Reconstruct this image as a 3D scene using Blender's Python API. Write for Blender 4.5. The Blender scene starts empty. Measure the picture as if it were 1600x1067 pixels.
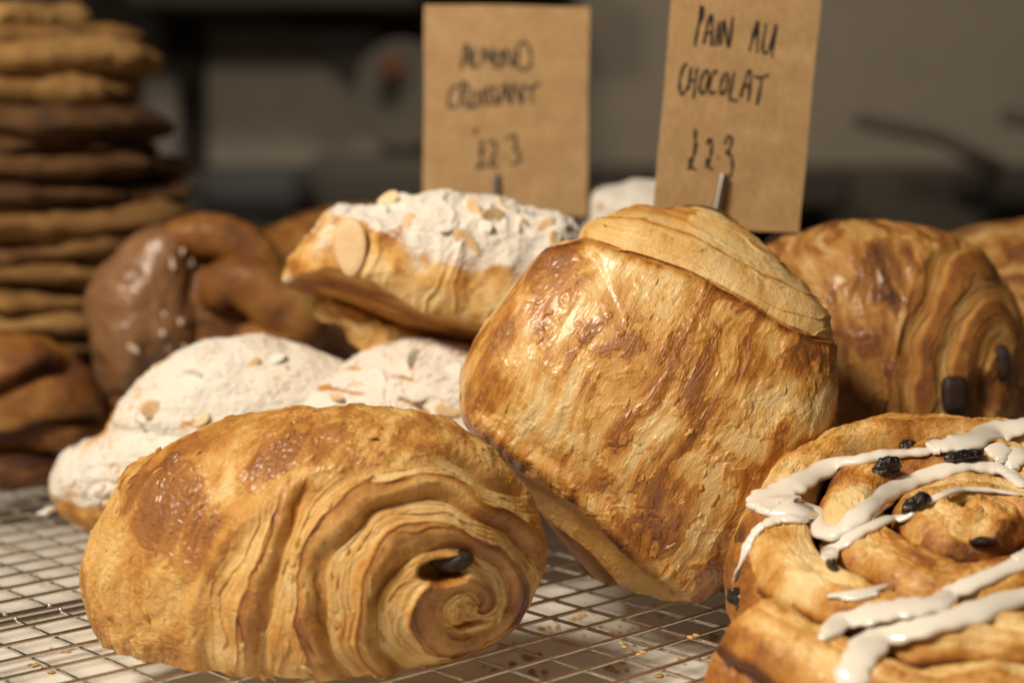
import bpy, math, random
import numpy as np
from mathutils import Vector
from mathutils.bvhtree import BVHTree

# ------------------------------------------------------------------ camera, world, lamps, exposure
scene = bpy.context.scene
S = 0.01                       # everything below is written in centimetres
F = 2667.0                     # focal length in photo pixels (1600 wide, 60 mm lens)
PITCH = math.radians(6.5)
CAM = np.array([0.0, 0.0, 12.0])
FWD = np.array([0, math.cos(PITCH), -math.sin(PITCH)])
UP = np.array([0, math.sin(PITCH), math.cos(PITCH)])
RT = np.array([1.0, 0, 0])

cam_data = bpy.data.cameras.new('camera')
cam = bpy.data.objects.new('camera', cam_data)
scene.collection.objects.link(cam)
cam.location = CAM * S
cam.rotation_euler = (math.pi / 2 - PITCH, 0, 0)
cam_data.lens = 60
cam_data.sensor_width = 36
cam_data.clip_start = 0.01
cam_data.clip_end = 30
cam_data.dof.use_dof = True
cam_data.dof.focus_distance = 0.425
cam_data.dof.aperture_fstop = 8.2
scene.camera = cam

world = bpy.data.worlds.new('World')
scene.world = world
world.use_nodes = True
world.node_tree.nodes['Background'].inputs[0].default_value = (1.0, 0.84, 0.66, 1)
world.node_tree.nodes['Background'].inputs[1].default_value = 0.045


def area(name, loc, target, size, power, col):
    d = bpy.data.lights.new(name, 'AREA')
    d.shape = 'DISK'
    d.size = size * S
    d.energy = power
    d.color = col
    o = bpy.data.objects.new(name, d)
    scene.collection.objects.link(o)
    o.location = np.array(loc) * S
    v = Vector(np.array(target, float) - np.array(loc, float))
    o.rotation_euler = v.to_track_quat('-Z', 'Y').to_euler()
    return o


area('key_lamp', (-38, 6, 62), (0, 46, 3), 20, 8.3, (1.0, 0.86, 0.68))
area('fill_lamp', (-22, -14, 56), (4, 46, 3), 34, 0.5, (1.0, 0.85, 0.68))
d = bpy.data.lights.new('wall_fill', 'SPOT')  # added spot that brightens the back wall; no such lamp in view
d.energy = 19; d.color = (1.0, 0.87, 0.72); d.spot_size = math.radians(105); d.spot_blend = 0.6; d.shadow_soft_size = 0.12
o = bpy.data.objects.new('wall_fill', d); scene.collection.objects.link(o)
o.location = (0.0, 1.0, 0.75)
o.rotation_euler = Vector((0.0, 1.3, -0.55)).to_track_quat('-Z', 'Y').to_euler()

scene.view_settings.view_transform = 'Standard'
scene.view_settings.look = 'None'
scene.view_settings.exposure = 0
scene.view_settings.gamma = 1
scene.view_settings.use_curve_mapping = False
scene.render.engine = 'CYCLES'
scene.cycles.use_denoising = True
scene.cycles.max_bounces = 8

# ------------------------------------------------------------------ helpers
rng = np.random.RandomState(7)
TB = rng.rand(64, 64, 64).astype(np.float32)


def vnoise(P, s=1.0, off=0.0):
    """smooth value noise 0..1 at points P (n,3) with frequency s (scalar or triple)"""
    Q = P * np.asarray(s, dtype=np.float32) + off * 17.37 + 1000.0
    I = np.floor(Q).astype(np.int64)
    f = (Q - I).astype(np.float32)
    f = f * f * f * (f * (f * 6 - 15) + 10)
    I &= 63
    J = (I + 1) & 63
    x0, y0, z0 = I[..., 0], I[..., 1], I[..., 2]
    x1, y1, z1 = J[..., 0], J[..., 1], J[..., 2]
    fx, fy, fz = f[..., 0], f[..., 1], f[..., 2]
    a = TB[x0, y0, z0] * (1 - fx) + TB[x1, y0, z0] * fx
    b = TB[x0, y1, z0] * (1 - fx) + TB[x1, y1, z0] * fx
    c = TB[x0, y0, z1] * (1 - fx) + TB[x1, y0, z1] * fx
    d = TB[x0, y1, z1] * (1 - fx) + TB[x1, y1, z1] * fx
    return (a * (1 - fy) + b * fy) * (1 - fz) + (c * (1 - fy) + d * fy) * fz


def fbm(P, s=1.0, octv=4, off=0.0, gain=0.5):
    t, amp, tot = 0, 1.0, 0
    s = np.asarray(s, dtype=np.float32)
    for k in range(octv):
        t = t + amp * vnoise(P, s * (2.03 ** k), off + k * 3.1)
        tot += amp
        amp *= gain
    return t / tot


def ridged(P, s=1.0, octv=3, off=0.0):
    t, amp, tot = 0, 1.0, 0
    s = np.asarray(s, dtype=np.float32)
    for k in range(octv):
        n = 1 - np.abs(2 * vnoise(P, s * (2.1 ** k), off + k * 5.7) - 1)
        t = t + amp * n * n
        tot += amp
        amp *= 0.5
    return t / tot


def sst(a, b, x):
    t = np.clip((x - a) / (b - a), 0, 1)
    return t * t * (3 - 2 * t)


def un(px, py, d):
    """photo pixel and forward distance (cm) -> world point (cm)"""
    return CAM + RT * ((px - 800) / F * d) + UP * ((533.5 - py) / F * d) + FWD * d


def tag(o, label=None, cat=None, group=None, kind=None):
    if label: o['label'] = label
    if cat: o['category'] = cat
    if group: o['group'] = group
    if kind: o['kind'] = kind
    return o


def empty(name, loc_cm, label, cat, group=None):
    o = bpy.data.objects.new(name, None)
    scene.collection.objects.link(o)
    o.location = np.array(loc_cm) * S
    o.empty_display_size = 0.01
    return tag(o, label, cat, group)


def mesh_obj(name, V, faces, mat, parent=None, attrs=None, smooth=True, loc=None):
    """V in world centimetres; the object's origin is its parent's, or loc, or the mean of V"""
    V = np.asarray(V, dtype=np.float64)
    if loc is None:
        loc = np.array(parent.location) / S if parent is not None and parent.type == 'EMPTY' else (
            np.array(parent['_o']) if parent is not None else np.array([V[:, 0].mean(), V[:, 1].mean(), V[:, 2].min()]))
    me = bpy.data.meshes.new(name)
    W = ((V - loc) * S).astype(np.float32)
    if isinstance(faces, np.ndarray):
        n, k = faces.shape
        me.vertices.add(len(W))
        me.vertices.foreach_set('co', W.ravel())
        me.loops.add(n * k)
        me.loops.foreach_set('vertex_index', faces.astype(np.int32).ravel())
        me.polygons.add(n)
        me.polygons.foreach_set('loop_start', (np.arange(n) * k).astype(np.int32))
        me.polygons.foreach_set('loop_total', np.full(n, k, dtype=np.int32))
        me.update(calc_edges=True)
    else:
        me.from_pydata([tuple(v) for v in W], [], faces)
        me.update()
    me.polygons.foreach_set('use_smooth', np.full(len(me.polygons), smooth))
    if attrs:
        for k_, a in attrs.items():
            at = me.attributes.new(k_, 'FLOAT', 'POINT')
            at.data.foreach_set('value', np.asarray(a, dtype=np.float32).ravel())
    me.materials.append(mat)
    o = bpy.data.objects.new(name, me)
    scene.collection.objects.link(o)
    if parent is not None:
        o.parent = parent
    else:
        o.location = loc * S
    ORG[o.name] = loc
    return o


ORG = {}
_last = [None]


class MB:
    """collects simple shapes into one mesh"""
    def __init__(s): s.v, s.f = [], []

    def add(s, V, Fc):
        n = len(s.v)
        s.v += [tuple(x) for x in V]
        s.f += [tuple(i + n for i in f) for f in Fc]

    def tube(s, pts, r, n=8, cap=True):
        pts = np.array(pts, float)
        r = np.full(len(pts), r) if np.isscalar(r) else np.array(r)
        V, prev = [], None
        for i, p in enumerate(pts):
            t = pts[min(i + 1, len(pts) - 1)] - pts[max(i - 1, 0)]
            t /= np.linalg.norm(t) + 1e-9
            if prev is None:
                a = np.cross(t, [0.13, 0.2, 1.0])
            else:
                a = prev - t * prev.dot(t)
            a /= np.linalg.norm(a) + 1e-9
            prev = a
            b = np.cross(t, a)
            for k in range(n):
                q = 2 * math.pi * k / n
                V.append(p + r[i] * (math.cos(q) * a + math.sin(q) * b))
        Fc = []
        for i in range(len(pts) - 1):
            for k in range(n):
                Fc.append((i * n + k, i * n + (k + 1) % n, (i + 1) * n + (k + 1) % n, (i + 1) * n + k))
        if cap:
            Fc.append(tuple(range(n))[::-1])
            Fc.append(tuple((len(pts) - 1) * n + k for k in range(n)))
        s.add(V, Fc)

    def box(s, a, b):
        x0, y0, z0 = a
        x1, y1, z1 = b
        V = [(x, y, z) for z in (z0, z1) for y in (y0, y1) for x in (x0, x1)]
        s.add(V, [(0, 2, 3, 1), (4, 5, 7, 6), (0, 1, 5, 4), (2, 6, 7, 3), (0, 4, 6, 2), (1, 3, 7, 5)])

    def build(s, name, mat, parent=None, smooth=True, bevel=0, loc=None):
        o = mesh_obj(name, np.array(s.v), s.f, mat, parent, smooth=smooth, loc=loc)
        if bevel:
            m = o.modifiers.new('bevel', 'BEVEL')
            m.width = bevel * S
            m.segments = 3
        return o


def spline(pts, n, closed=False):
    """Catmull-Rom through pts, n samples per span"""
    P = np.array(pts, float)
    N = len(P)
    out = []
    rngi = range(N) if closed else range(N - 1)
    for i in rngi:
        if closed:
            p0, p1, p2, p3 = P[(i - 1) % N], P[i], P[(i + 1) % N], P[(i + 2) % N]
        else:
            p0, p1, p2, p3 = P[max(i - 1, 0)], P[i], P[i + 1], P[min(i + 2, N - 1)]
        for k in range(n):
            t = k / n
            out.append(0.5 * ((2 * p1) + (-p0 + p2) * t + (2 * p0 - 5 * p1 + 4 * p2 - p3) * t * t + (-p0 + 3 * p1 - 3 * p2 + p3) * t ** 3))
    if not closed:
        out.append(P[-1])
    return np.array(out)


def grid_normals(P):
    du = np.roll(P, -1, axis=1) - np.roll(P, 1, axis=1)
    dv = np.empty_like(P)
    dv[1:-1] = P[2:] - P[:-2]
    dv[0] = P[1] - P[0]
    dv[-1] = P[-1] - P[-2]
    N = np.cross(du, dv)
    L = np.linalg.norm(N, axis=2, keepdims=True)
    return N / np.maximum(L, 1e-9)


def ring_faces(nr, nc):
    i = np.arange(nr - 1)[:, None] * nc
    j = np.arange(nc)[None, :]
    k = (j + 1) % nc
    return np.stack([i + j, i + k, i + nc + k, i + nc + j], axis=-1).reshape(-1, 4)


def body(name, outline, Y, Df, Db, mat, parent=None, center=None, macro=None, detail=None, zmin=0.0,
         res=(900, 280, 40), eb=1.0, er=1.0, tilt=(0.0, 0.0), lumps=0.0, seed=0.0):
    """A plump closed body: its own outline in the plane at distance Y, bulging Df towards the front and Db to the
    back.  macro(px, py, front) gives recess (cm, away); detail(px, py, P, N, front) gives (displacement, attributes)."""
    oc = spline(outline, 12, closed=True)
    c = np.array(center if center is not None else oc.mean(0), float)
    ang = np.unwrap(np.arctan2(oc[:, 1] - c[1], oc[:, 0] - c[0]))
    rad = np.hypot(oc[:, 1] - c[1], oc[:, 0] - c[0])
    if ang[-1] < ang[0]:
        ang, rad = ang[::-1], rad[::-1]
    a0 = ang[0]
    A = np.concatenate([ang - 2 * math.pi, ang, ang + 2 * math.pi])
    R = np.concatenate([rad, rad, rad])
    srt = np.argsort(A)
    nphi, nf, nb = res
    phi = a0 + np.arange(nphi) * 2 * math.pi / nphi
    Rp = np.interp(phi, A[srt], R[srt])
    t = np.concatenate([np.linspace(0.004, 1, nf), 1 + np.linspace(0, 1, nb + 1)[1:] * 0.996])
    psi = t * math.pi / 2
    rho = np.sin(psi).clip(0) ** er
    cz = np.cos(psi)
    dz = np.sign(cz) * np.abs(cz) ** eb
    px = c[0] + rho[:, None] * Rp * np.cos(phi)
    py = c[1] + rho[:, None] * Rp * np.sin(phi)
    k = Y / F
    C = un(c[0], c[1], Y)
    D = np.where(dz > 0, dz * Df, dz * Db)[:, None] + 0 * px
    frontm = np.clip(dz * 3 + 0.5, 0, 1)[:, None] + 0 * px
    rec = (px - c[0]) * k * tilt[0] + (c[1] - py) * k * tilt[1]
    if macro is not None:
        rec = rec + macro(px, py, frontm)
    P = C + RT * ((px - c[0]) * k)[..., None] + UP * ((c[1] - py) * k)[..., None] - FWD * (D - rec)[..., None]
    if lumps:
        N = grid_normals(P)
        if (N[2] @ -FWD).mean() < 0: N = -N
        P = P + N * ((fbm(P, 0.42, 4, seed) - 0.5) * 2 * lumps)[..., None]
    N = grid_normals(P)
    if (N[5] @ -FWD).mean() < 0: N = -N
    attrs = {}
    if detail is not None:
        d, attrs = detail(px, py, P.astype(np.float32), N, frontm)
        P = P + N * d[..., None]
    if zmin is not None:
        P[..., 2] = np.maximum(P[..., 2], zmin + 0.02 * np.sin(P[..., 0] * 9))
    nr = len(t)
    V = P.reshape(-1, 3)
    Fc = ring_faces(nr, nphi)
    # close the two poles with triangle fans turned into quads (degenerate-free)
    V = np.concatenate([V, P[0].mean(0)[None], P[-1].mean(0)[None]])
    n0, n1 = len(V) - 2, len(V) - 1
    j = np.arange(0, nphi, 2)
    f0 = np.stack([np.full(len(j), n0), (j + 2) % nphi, (j + 1) % nphi, j], -1)
    b = (nr - 1) * nphi
    f1 = np.stack([np.full(len(j), n1), b + j, b + (j + 1) % nphi, b + (j + 2) % nphi], -1)
    Fc = np.concatenate([Fc, f0, f1])
    at = {}
    for kk, a in attrs.items():
        a = (a + 0 * px).reshape(-1)
        at[kk] = np.concatenate([a, a[:1], a[-1:]])
    o = mesh_obj(name, V, Fc, mat, parent, attrs=at)
    _last[0] = (V, Fc)
    return o, (V, Fc)


def bvh_of(vf):
    V, Fc = vf
    return BVHTree.FromPolygons([tuple(v) for v in V], [tuple(f) for f in Fc.tolist()])


def hit(bvh, px, py, back=0.0):
    d = un(px, py, 10) - CAM
    d /= np.linalg.norm(d)
    loc, nrm, i, dist = bvh.ray_cast(Vector(CAM), Vector(d), 400)
    if loc is None:
        return None, None
    n = np.array(nrm)
    if n.dot(d) > 0: n = -n
    return np.array(loc) + d * back, n


# ------------------------------------------------------------------ materials
def nt(name):
    m = bpy.data.materials.new(name)
    m.use_nodes = True
    t = m.node_tree
    return m, t, t.nodes['Principled BSDF']


def coords(t, scale):
    tc = t.nodes.new('ShaderNodeTexCoord')
    mp = t.nodes.new('ShaderNodeMapping')
    mp.inputs['Scale'].default_value = (scale,) * 3 if np.isscalar(scale) else scale
    t.links.new(tc.outputs['Object'], mp.inputs['Vector'])
    return mp.outputs[0]


def noise(t, vec, scale, detail=4, rough=0.5, dist=0.0):
    n = t.nodes.new('ShaderNodeTexNoise')
    n.inputs['Scale'].default_value = scale
    n.inputs['Detail'].default_value = detail
    n.inputs['Roughness'].default_value = rough
    n.inputs['Distortion'].default_value = dist
    t.links.new(vec, n.inputs['Vector'])
    return n.outputs['Fac']


def math_(t, op, a, b=None, c=None, clamp=False):
    n = t.nodes.new('ShaderNodeMath')
    n.operation = op
    n.use_clamp = clamp
    for i, x in enumerate((a, b, c)):
        if x is None: continue
        if isinstance(x, (int, float)): n.inputs[i].default_value = x
        else: t.links.new(x, n.inputs[i])
    return n.outputs[0]


def ramp(t, fac, stops):
    r = t.nodes.new('ShaderNodeValToRGB')
    el = r.color_ramp.elements
    while len(el) < len(stops): el.new(0.5)
    for e, (p, c) in zip(el, stops):
        e.position = p
        e.color = (*c, 1) if len(c) == 3 else c
    t.links.new(fac, r.inputs[0])
    return r.outputs[0]


def attr(t, name):
    a = t.nodes.new('ShaderNodeAttribute')
    a.attribute_name = name
    return a.outputs['Fac']


def mixc(t, fac, a, b):
    n = t.nodes.new('ShaderNodeMix')
    n.data_type = 'RGBA'
    if isinstance(fac, (int, float)): n.inputs[0].default_value = fac
    else: t.links.new(fac, n.inputs[0])
    for i, x in ((6, a), (7, b)):
        if isinstance(x, tuple): n.inputs[i].default_value = (*x, 1)
        else: t.links.new(x, n.inputs[i])
    return n.outputs[2]


def bump(t, h, strength, dist_cm, normal=None):
    b = t.nodes.new('ShaderNodeBump')
    b.inputs['Strength'].default_value = strength
    b.inputs['Distance'].default_value = dist_cm * S
    t.links.new(h, b.inputs['Height'])
    if normal is not None: t.links.new(normal, b.inputs['Normal'])
    return b.outputs[0]


CRUST = [(0.0, (0.78, 0.58, 0.28)), (0.20, (0.70, 0.43, 0.145)), (0.40, (0.56, 0.275, 0.058)), (0.58, (0.41, 0.160, 0.026)),
         (0.76, (0.235, 0.082, 0.017)), (1.0, (0.09, 0.028, 0.008))]


def pastry_mat(name, stops=CRUST, fine=0.16, rough=(0.62, 0.27), bmp=0.7, coat=0.6, sss=0.03, streak=None):
    m, t, p = nt(name)
    v = coords(t, 100)                                   # centimetres
    v2 = v
    if streak:                                           # stretch the grain along one direction of the roll
        m1 = t.nodes.new('ShaderNodeMapping'); m1.inputs['Rotation'].default_value = (0, math.radians(streak[0]), 0)
        m2 = t.nodes.new('ShaderNodeMapping'); m2.inputs['Scale'].default_value = (1.25, 1, streak[1])
        t.links.new(v, m1.inputs['Vector']); t.links.new(m1.outputs[0], m2.inputs['Vector'])
        v2 = m2.outputs[0]
    n1 = noise(t, v, 1.6, 5, 0.6, 0.4)
    n2 = noise(t, v2, 7.0, 5, 0.65, 0.6)
    n3 = noise(t, v, 26.0, 3, 0.6)
    s = math_(t, 'ADD', math_(t, 'MULTIPLY', math_(t, 'SUBTRACT', n1, 0.5), fine * 1.4), attr(t, 'tone'))
    s = math_(t, 'ADD', s, math_(t, 'MULTIPLY', math_(t, 'SUBTRACT', n2, 0.5), fine * 1.7))
    s = math_(t, 'ADD', s, math_(t, 'MULTIPLY', math_(t, 'SUBTRACT', n3, 0.5), fine * 0.7))
    n4 = noise(t, v2, 17.0, 6, 0.75, 0.3)
    cr = math_(t, 'MULTIPLY', math_(t, 'SUBTRACT', 0.035, math_(t, 'ABSOLUTE', math_(t, 'SUBTRACT', n4, 0.5)), None, True), 5.0)
    s = math_(t, 'ADD', s, math_(t, 'ADD', math_(t, 'MULTIPLY', math_(t, 'SUBTRACT', n4, 0.5), fine * 1.3), cr))
    # small dark toasted specks
    sp = noise(t, v, 13.0, 2, 0.5)
    sp = math_(t, 'MULTIPLY', math_(t, 'SUBTRACT', sp, 0.70, None, True), 3.0)
    s = math_(t, 'ADD', s, sp, None, True)
    col = ramp(t, s, stops)
    pw = attr(t, 'powder')
    pn = math_(t, 'ADD', math_(t, 'MULTIPLY', noise(t, v, 9, 5, 0.7), 0.9), math_(t, 'MULTIPLY', noise(t, v, 30, 3, 0.6), 1.3))
    pf = math_(t, 'MULTIPLY', math_(t, 'SUBTRACT', math_(t, 'ADD', math_(t, 'MULTIPLY', pw, 1.5), pn), 1.52), 2.4, None, True)
    pf = math_(t, 'MULTIPLY', pf, math_(t, 'MULTIPLY', pw, 8, None, True))
    col = mixc(t, math_(t, 'MULTIPLY', pf, 0.96), col, (0.80, 0.77, 0.71))
    t.links.new(col, p.inputs['Base Color'])
    g = math_(t, 'MULTIPLY', attr(t, 'gloss'), math_(t, 'SUBTRACT', 1.0, pf))
    g2 = math_(t, 'MULTIPLY', g, math_(t, 'ADD', 0.55, math_(t, 'MULTIPLY', n2, 0.9)), None, True)
    mr = t.nodes.new('ShaderNodeMapRange')
    mr.inputs['To Min'].default_value = rough[0]
    mr.inputs['To Max'].default_value = rough[1]
    t.links.new(g2, mr.inputs['Value'])
    t.links.new(mr.outputs[0], p.inputs['Roughness'])
    t.links.new(math_(t, 'MULTIPLY', g2, coat), p.inputs['Coat Weight'])
    p.inputs['Coat Roughness'].default_value = 0.27
    p.inputs['Specular IOR Level'].default_value = 0.4
    p.inputs['Subsurface Weight'].default_value = sss
    p.inputs['Subsurface Radius'].default_value = (1.0, 0.55, 0.25)
    p.inputs['Subsurface Scale'].default_value = 0.0025
    h = math_(t, 'ADD', math_(t, 'MULTIPLY', n2, 0.8), math_(t, 'MULTIPLY', math_(t, 'ADD', n3, n4), 0.42))
    h = math_(t, 'ADD', h, math_(t, 'MULTIPLY', noise(t, v, 3.2, 4, 0.6, 0.8), 0.7))
    t.links.new(bump(t, h, bmp, 0.10), p.inputs['Normal'])
    return m


def simple(name, col, rough=0.5, metal=0.0, bmp=0.0, bscale=8, var=0.0, coat=0.0, sss=0.0, stretch=None):
    m, t, p = nt(name)
    v = coords(t, stretch or 100)
    n = noise(t, v, bscale, 4, 0.6)
    if var:
        a = tuple(max(0, c * (1 - var)) for c in col)
        b = tuple(min(1, c * (1 + var)) for c in col)
        t.links.new(ramp(t, n, [(0.3, a), (0.7, b)]), p.inputs['Base Color'])
    else:
        p.inputs['Base Color'].default_value = (*col, 1)
    p.inputs['Roughness'].default_value = rough
    p.inputs['Metallic'].default_value = metal
    p.inputs['Coat Weight'].default_value = coat
    p.inputs['Coat Roughness'].default_value = 0.1
    if sss:
        p.inputs['Subsurface Weight'].default_value = sss
        p.inputs['Subsurface Radius'].default_value = (1, 0.8, 0.6)
        p.inputs['Subsurface Scale'].default_value = 0.002
    if bmp:
        t.links.new(bump(t, n, bmp, 0.05), p.inputs['Normal'])
    return m


M_pac = pastry_mat('crust_glazed', bmp=.65)
M_pac_streak = pastry_mat('crust_stretched', bmp=.42, fine=.13, streak=(-28, .28))
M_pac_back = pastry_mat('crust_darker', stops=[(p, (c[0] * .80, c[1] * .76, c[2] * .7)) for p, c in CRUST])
M_croi = pastry_mat('croissant_crust', rough=(0.7, 0.4), bmp=0.5, coat=0.1)
M_knot = pastry_mat('knot_crust', stops=[(p, (c[0] * .62, c[1] * .60, c[2] * .55)) for p, c in CRUST], coat=.15, rough=(.6, .42))
M_bun = pastry_mat('bun_crust', fine=0.20, rough=(0.55, 0.2), bmp=0.35, coat=0.5)
M_choc = simple('dark_chocolate', (0.024, 0.010, 0.006), 0.6, bmp=0.6, bscale=5, var=0.4)
M_raisin = simple('raisin_skin', (0.012, 0.006, 0.006), 0.24, bmp=0.9, bscale=9, coat=0.3)
M_icing = simple('white_icing', (0.84, 0.79, 0.71), 0.15, bmp=0.06, bscale=2, coat=0.7, sss=0.25)
M_almond = simple('almond_slice', (0.74, 0.53, 0.30), 0.5, bmp=0.15, bscale=6, var=0.08, sss=0.15)
M_almond_edge = simple('almond_skin', (0.42, 0.22, 0.09), 0.6, bmp=0.2, bscale=6, var=0.2)
M_steel = simple('rack_steel', (0.60, 0.57, 0.52), 0.30, metal=1.0, bmp=0.08, bscale=14, var=0.15)
M_pin = simple('pin_steel', (0.40, 0.37, 0.32), 0.42, metal=1.0)
M_ink = simple('marker_ink', (0.022, 0.018, 0.014), 0.5)
M_glaze = simple('milk_chocolate_glaze', (0.23, 0.115, 0.052), 0.40, bmp=0.5, bscale=1.6, var=0.15, coat=0.08)
M_highlight = simple('glaze_highlight', (0.62, 0.50, 0.38), 0.35)  # pale colour standing in for highlights on the chocolate glaze

# kraft card: fibres and flecks
M_kraft, t, p = nt('kraft_card')
v = coords(t, 100)
a = noise(t, v, 1.1, 4, 0.6)
b = noise(t, coords(t, (260, 100, 60)), 5.0, 4, 0.7)
c = noise(t, v, 22, 3, 0.6)
f = math_(t, 'ADD', math_(t, 'MULTIPLY', a, 0.35), math_(t, 'ADD', math_(t, 'MULTIPLY', b, 0.4), math_(t, 'MULTIPLY', c, 0.25)))
t.links.new(ramp(t, f, [(0.38, (0.37, 0.222, 0.098)), (0.5, (0.455, 0.285, 0.132)), (0.62, (0.56, 0.365, 0.185))]), p.inputs['Base Color'])
p.inputs['Roughness'].default_value = 0.8
t.links.new(bump(t, f, 0.3, 0.03), p.inputs['Normal'])

# ------------------------------------------------------------------ setting: counter, wall
m, t, p = nt('white_tray_surface')
v = coords(t, 100)
n = noise(t, v, 0.35, 4, 0.6)
n2_ = noise(t, v, 0.9, 5, 0.65, 0.5)
st_ = math_(t, 'MULTIPLY', math_(t, 'SUBTRACT', n2_, 0.60, None, True), 5.0, None, True)
bc_ = mixc(t, math_(t, 'MULTIPLY', st_, 0.55), ramp(t, n, [(0.3, (0.80, 0.77, 0.70)), (0.7, (0.87, 0.84, 0.78))]), (0.36, 0.26, 0.15))
t.links.new(bc_, p.inputs['Base Color'])
p.inputs['Roughness'].default_value = 0.16
M_tray = m
b = MB(); b.box((-60, 18, -2.6), (60, 92, -1.5))
counter = b.build('counter', M_tray, smooth=False)
tag(counter, kind='structure', label='white glossy counter under the wire racks')

M_wall = simple('wall_paint', (0.36, 0.31, 0.245), 0.85, bmp=0.05, bscale=0.2, var=0.05)
b = MB(); b.box((-190, 232, -60), (190, 240, 130))
o = b.build('wall', M_wall, smooth=False)
tag(o, kind='structure')
M_floor = simple('dark_floor', (0.03, 0.025, 0.02), 0.7, var=0.2, bscale=0.3)
b = MB(); b.box((-190, -60, -64), (190, 240, -60))
o = b.build('floor', M_floor, smooth=False); tag(o, kind='structure')

# ------------------------------------------------------------------ background kitchen things (far out of focus)
def bgbox(name, px0, py0, px1, py1, d, depth, mat, label, cat, bevel=1.0, extra=None):
    A = un(px0, py1, d); B = un(px1, py0, d)
    e = empty(name, (0.5 * (A[0] + B[0]), d, min(A[2], B[2])), label, cat)
    b = MB(); b.box((A[0], d, min(A[2], B[2])), (B[0], d + depth, max(A[2], B[2])))
    b.build('body', mat, e, smooth=False, bevel=bevel)
    return e


M_dark = simple('dark_worktop', (0.05, 0.042, 0.031), 0.85, var=0.2, bscale=0.15)
M_darker = simple('dark_cabinet', (0.028, 0.022, 0.016), 0.9, var=0.2, bscale=0.15)
M_blue = simple('slate_steel', (0.04, 0.042, 0.042), 0.85, var=0.2, bscale=0.3)
M_panel = simple('beige_panel', (0.38, 0.335, 0.27), 0.7, var=0.06, bscale=0.1)
M_grey = simple('grey_panel', (0.17, 0.145, 0.12), 0.6, var=0.08, bscale=0.1)
M_plate = simple('grey_plate', (0.10, 0.087, 0.07), 0.9)
M_red = simple('orange_red_enamel', (0.12, 0.035, 0.015), 0.7)

w = bgbox('worktop', -500, 268, 2100, 900, 170, 62, M_dark, 'long dark worktop running along the wall behind everything', 'worktop')
w = bgbox('cabinet', 200, -260, 660, 18, 176, 50, M_darker, 'dark wall cabinet above the pale board at top left', 'cabinet')
w = bgbox('shelf_board', 560, -120, 905, -6, 188, 40, M_darker, 'dark shelf board hanging high behind the first price card', 'shelf')
w = bgbox('storage_unit', -200, -260, 318, 262, 196, 30, M_darker, 'dark tall unit standing behind the stack of biscuits', 'cabinet')
w = bgbox('steel_panel', 222, 118, 284, 262, 190, 2, M_grey, 'pale narrow panel just right of the biscuit stack', 'panel')
w = bgbox('board', 318, 40, 600, 262, 200, 2, M_panel, 'pale beige board standing against the wall between stack and first card', 'board', 0.5)
w = bgbox('container', 300, 262, 470, 345, 140, 20, M_blue, 'low slate grey container on the worktop beside the stack', 'container', 2)
w = bgbox('appliance', 470, 244, 700, 350, 150, 15, M_dark, 'low dark appliance behind the powdered croissant and first card', 'appliance', 2)
w = bgbox('tray', 930, 262, 1330, 330, 150, 18, M_grey, 'wide brown grey tray on the worktop behind the second card', 'tray', 1)
for ch in w.children: ch.data.materials[0] = M_darker
# angled dark bracket (wedge) hanging under the cabinet
e = empty('bracket', un(520, 110, 182), 'dark sloping wedge hanging below the cabinet by the plate', 'bracket')
b = MB()
A = [un(x, y, 182) for x, y in ((400, 18), (600, 18), (590, 60), (560, 112), (535, 112), (470, 50))]
B = [q + np.array([0, 8, 0]) for q in A]
n = len(A)
b.add(A + B, [tuple(range(n)), tuple(range(2 * n - 1, n - 1, -1))] + [(i, i + n, (i + 1) % n + n, (i + 1) % n) for i in range(n)])
b.build('body', M_darker, e, smooth=False)
# plate with orange-red spot
C = un(628, 150, 178)
e = empty('plate', C, 'round grey plate with an orange red spot left of the first card', 'plate')
b = MB()
rr = [0.01, 2.2, 3.4, 4.6, 5.0, 4.6, 0.01]; yy = [0.4, 0.4, 0.1, -0.4, -0.5, -0.1, 0.9]
V, Fc = [], []
for r_, y_ in zip(rr, yy):
    for k in range(48):
        q = 2 * math.pi * k / 48
        V.append(C + np.array([r_ * math.cos(q), y_, r_ * 1.15 * math.sin(q)]))
for i in range(6):
    for k in range(48):
        Fc.append((i * 48 + k, i * 48 + (k + 1) % 48, (i + 1) * 48 + (k + 1) % 48, (i + 1) * 48 + k))
b.add(V, Fc); b.build('dish', M_plate, e)
b = MB(); q = un(612, 106, 174)
b.tube([q, q + np.array([0, 1.2, 0])], 1.3, 24); b.build('spot', M_red, e)
M_handle = simple('dull_handle', (0.085, 0.07, 0.055), .9)
# pans with handles
e = empty('pan', un(1560, 275, 150), 'dark pan whose long handle slants up to the left', 'pan')
b = MB()
h = [un(1338, 186, 150), un(1400, 200, 150), un(1470, 216, 150), un(1515, 240, 150), un(1560, 262, 152)]
b.tube(spline(h, 6), 0.75, 12); b.build('handle', M_handle, e)
b = MB(); c0 = un(1640, 300, 158)
b.tube([c0 + np.array([0, 0, z]) for z in (-1.5, 0, 1.6)], [8, 8.6, 9.0], 40); b.build('pan_body', M_darker, e)
e = empty('spatula', un(1650, 190, 152), 'dark handle end poking in at the right edge', 'utensil')
b = MB(); b.tube([un(1568, 180, 152), un(1620, 192, 152), un(1720, 215, 152)], 0.8, 12); b.build('handle', M_handle, e)

# ------------------------------------------------------------------ cooling racks
LD = np.array([0.727, 0.686, 0.0]); SD = np.array([0.686, -0.727, 0.0])


def ground(px, py, z=0.0):
    d = un(px, py, 1) - CAM
    return CAM + d * ((z - CAM[2]) / d[2])


seam = ground(60, 948)


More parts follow.
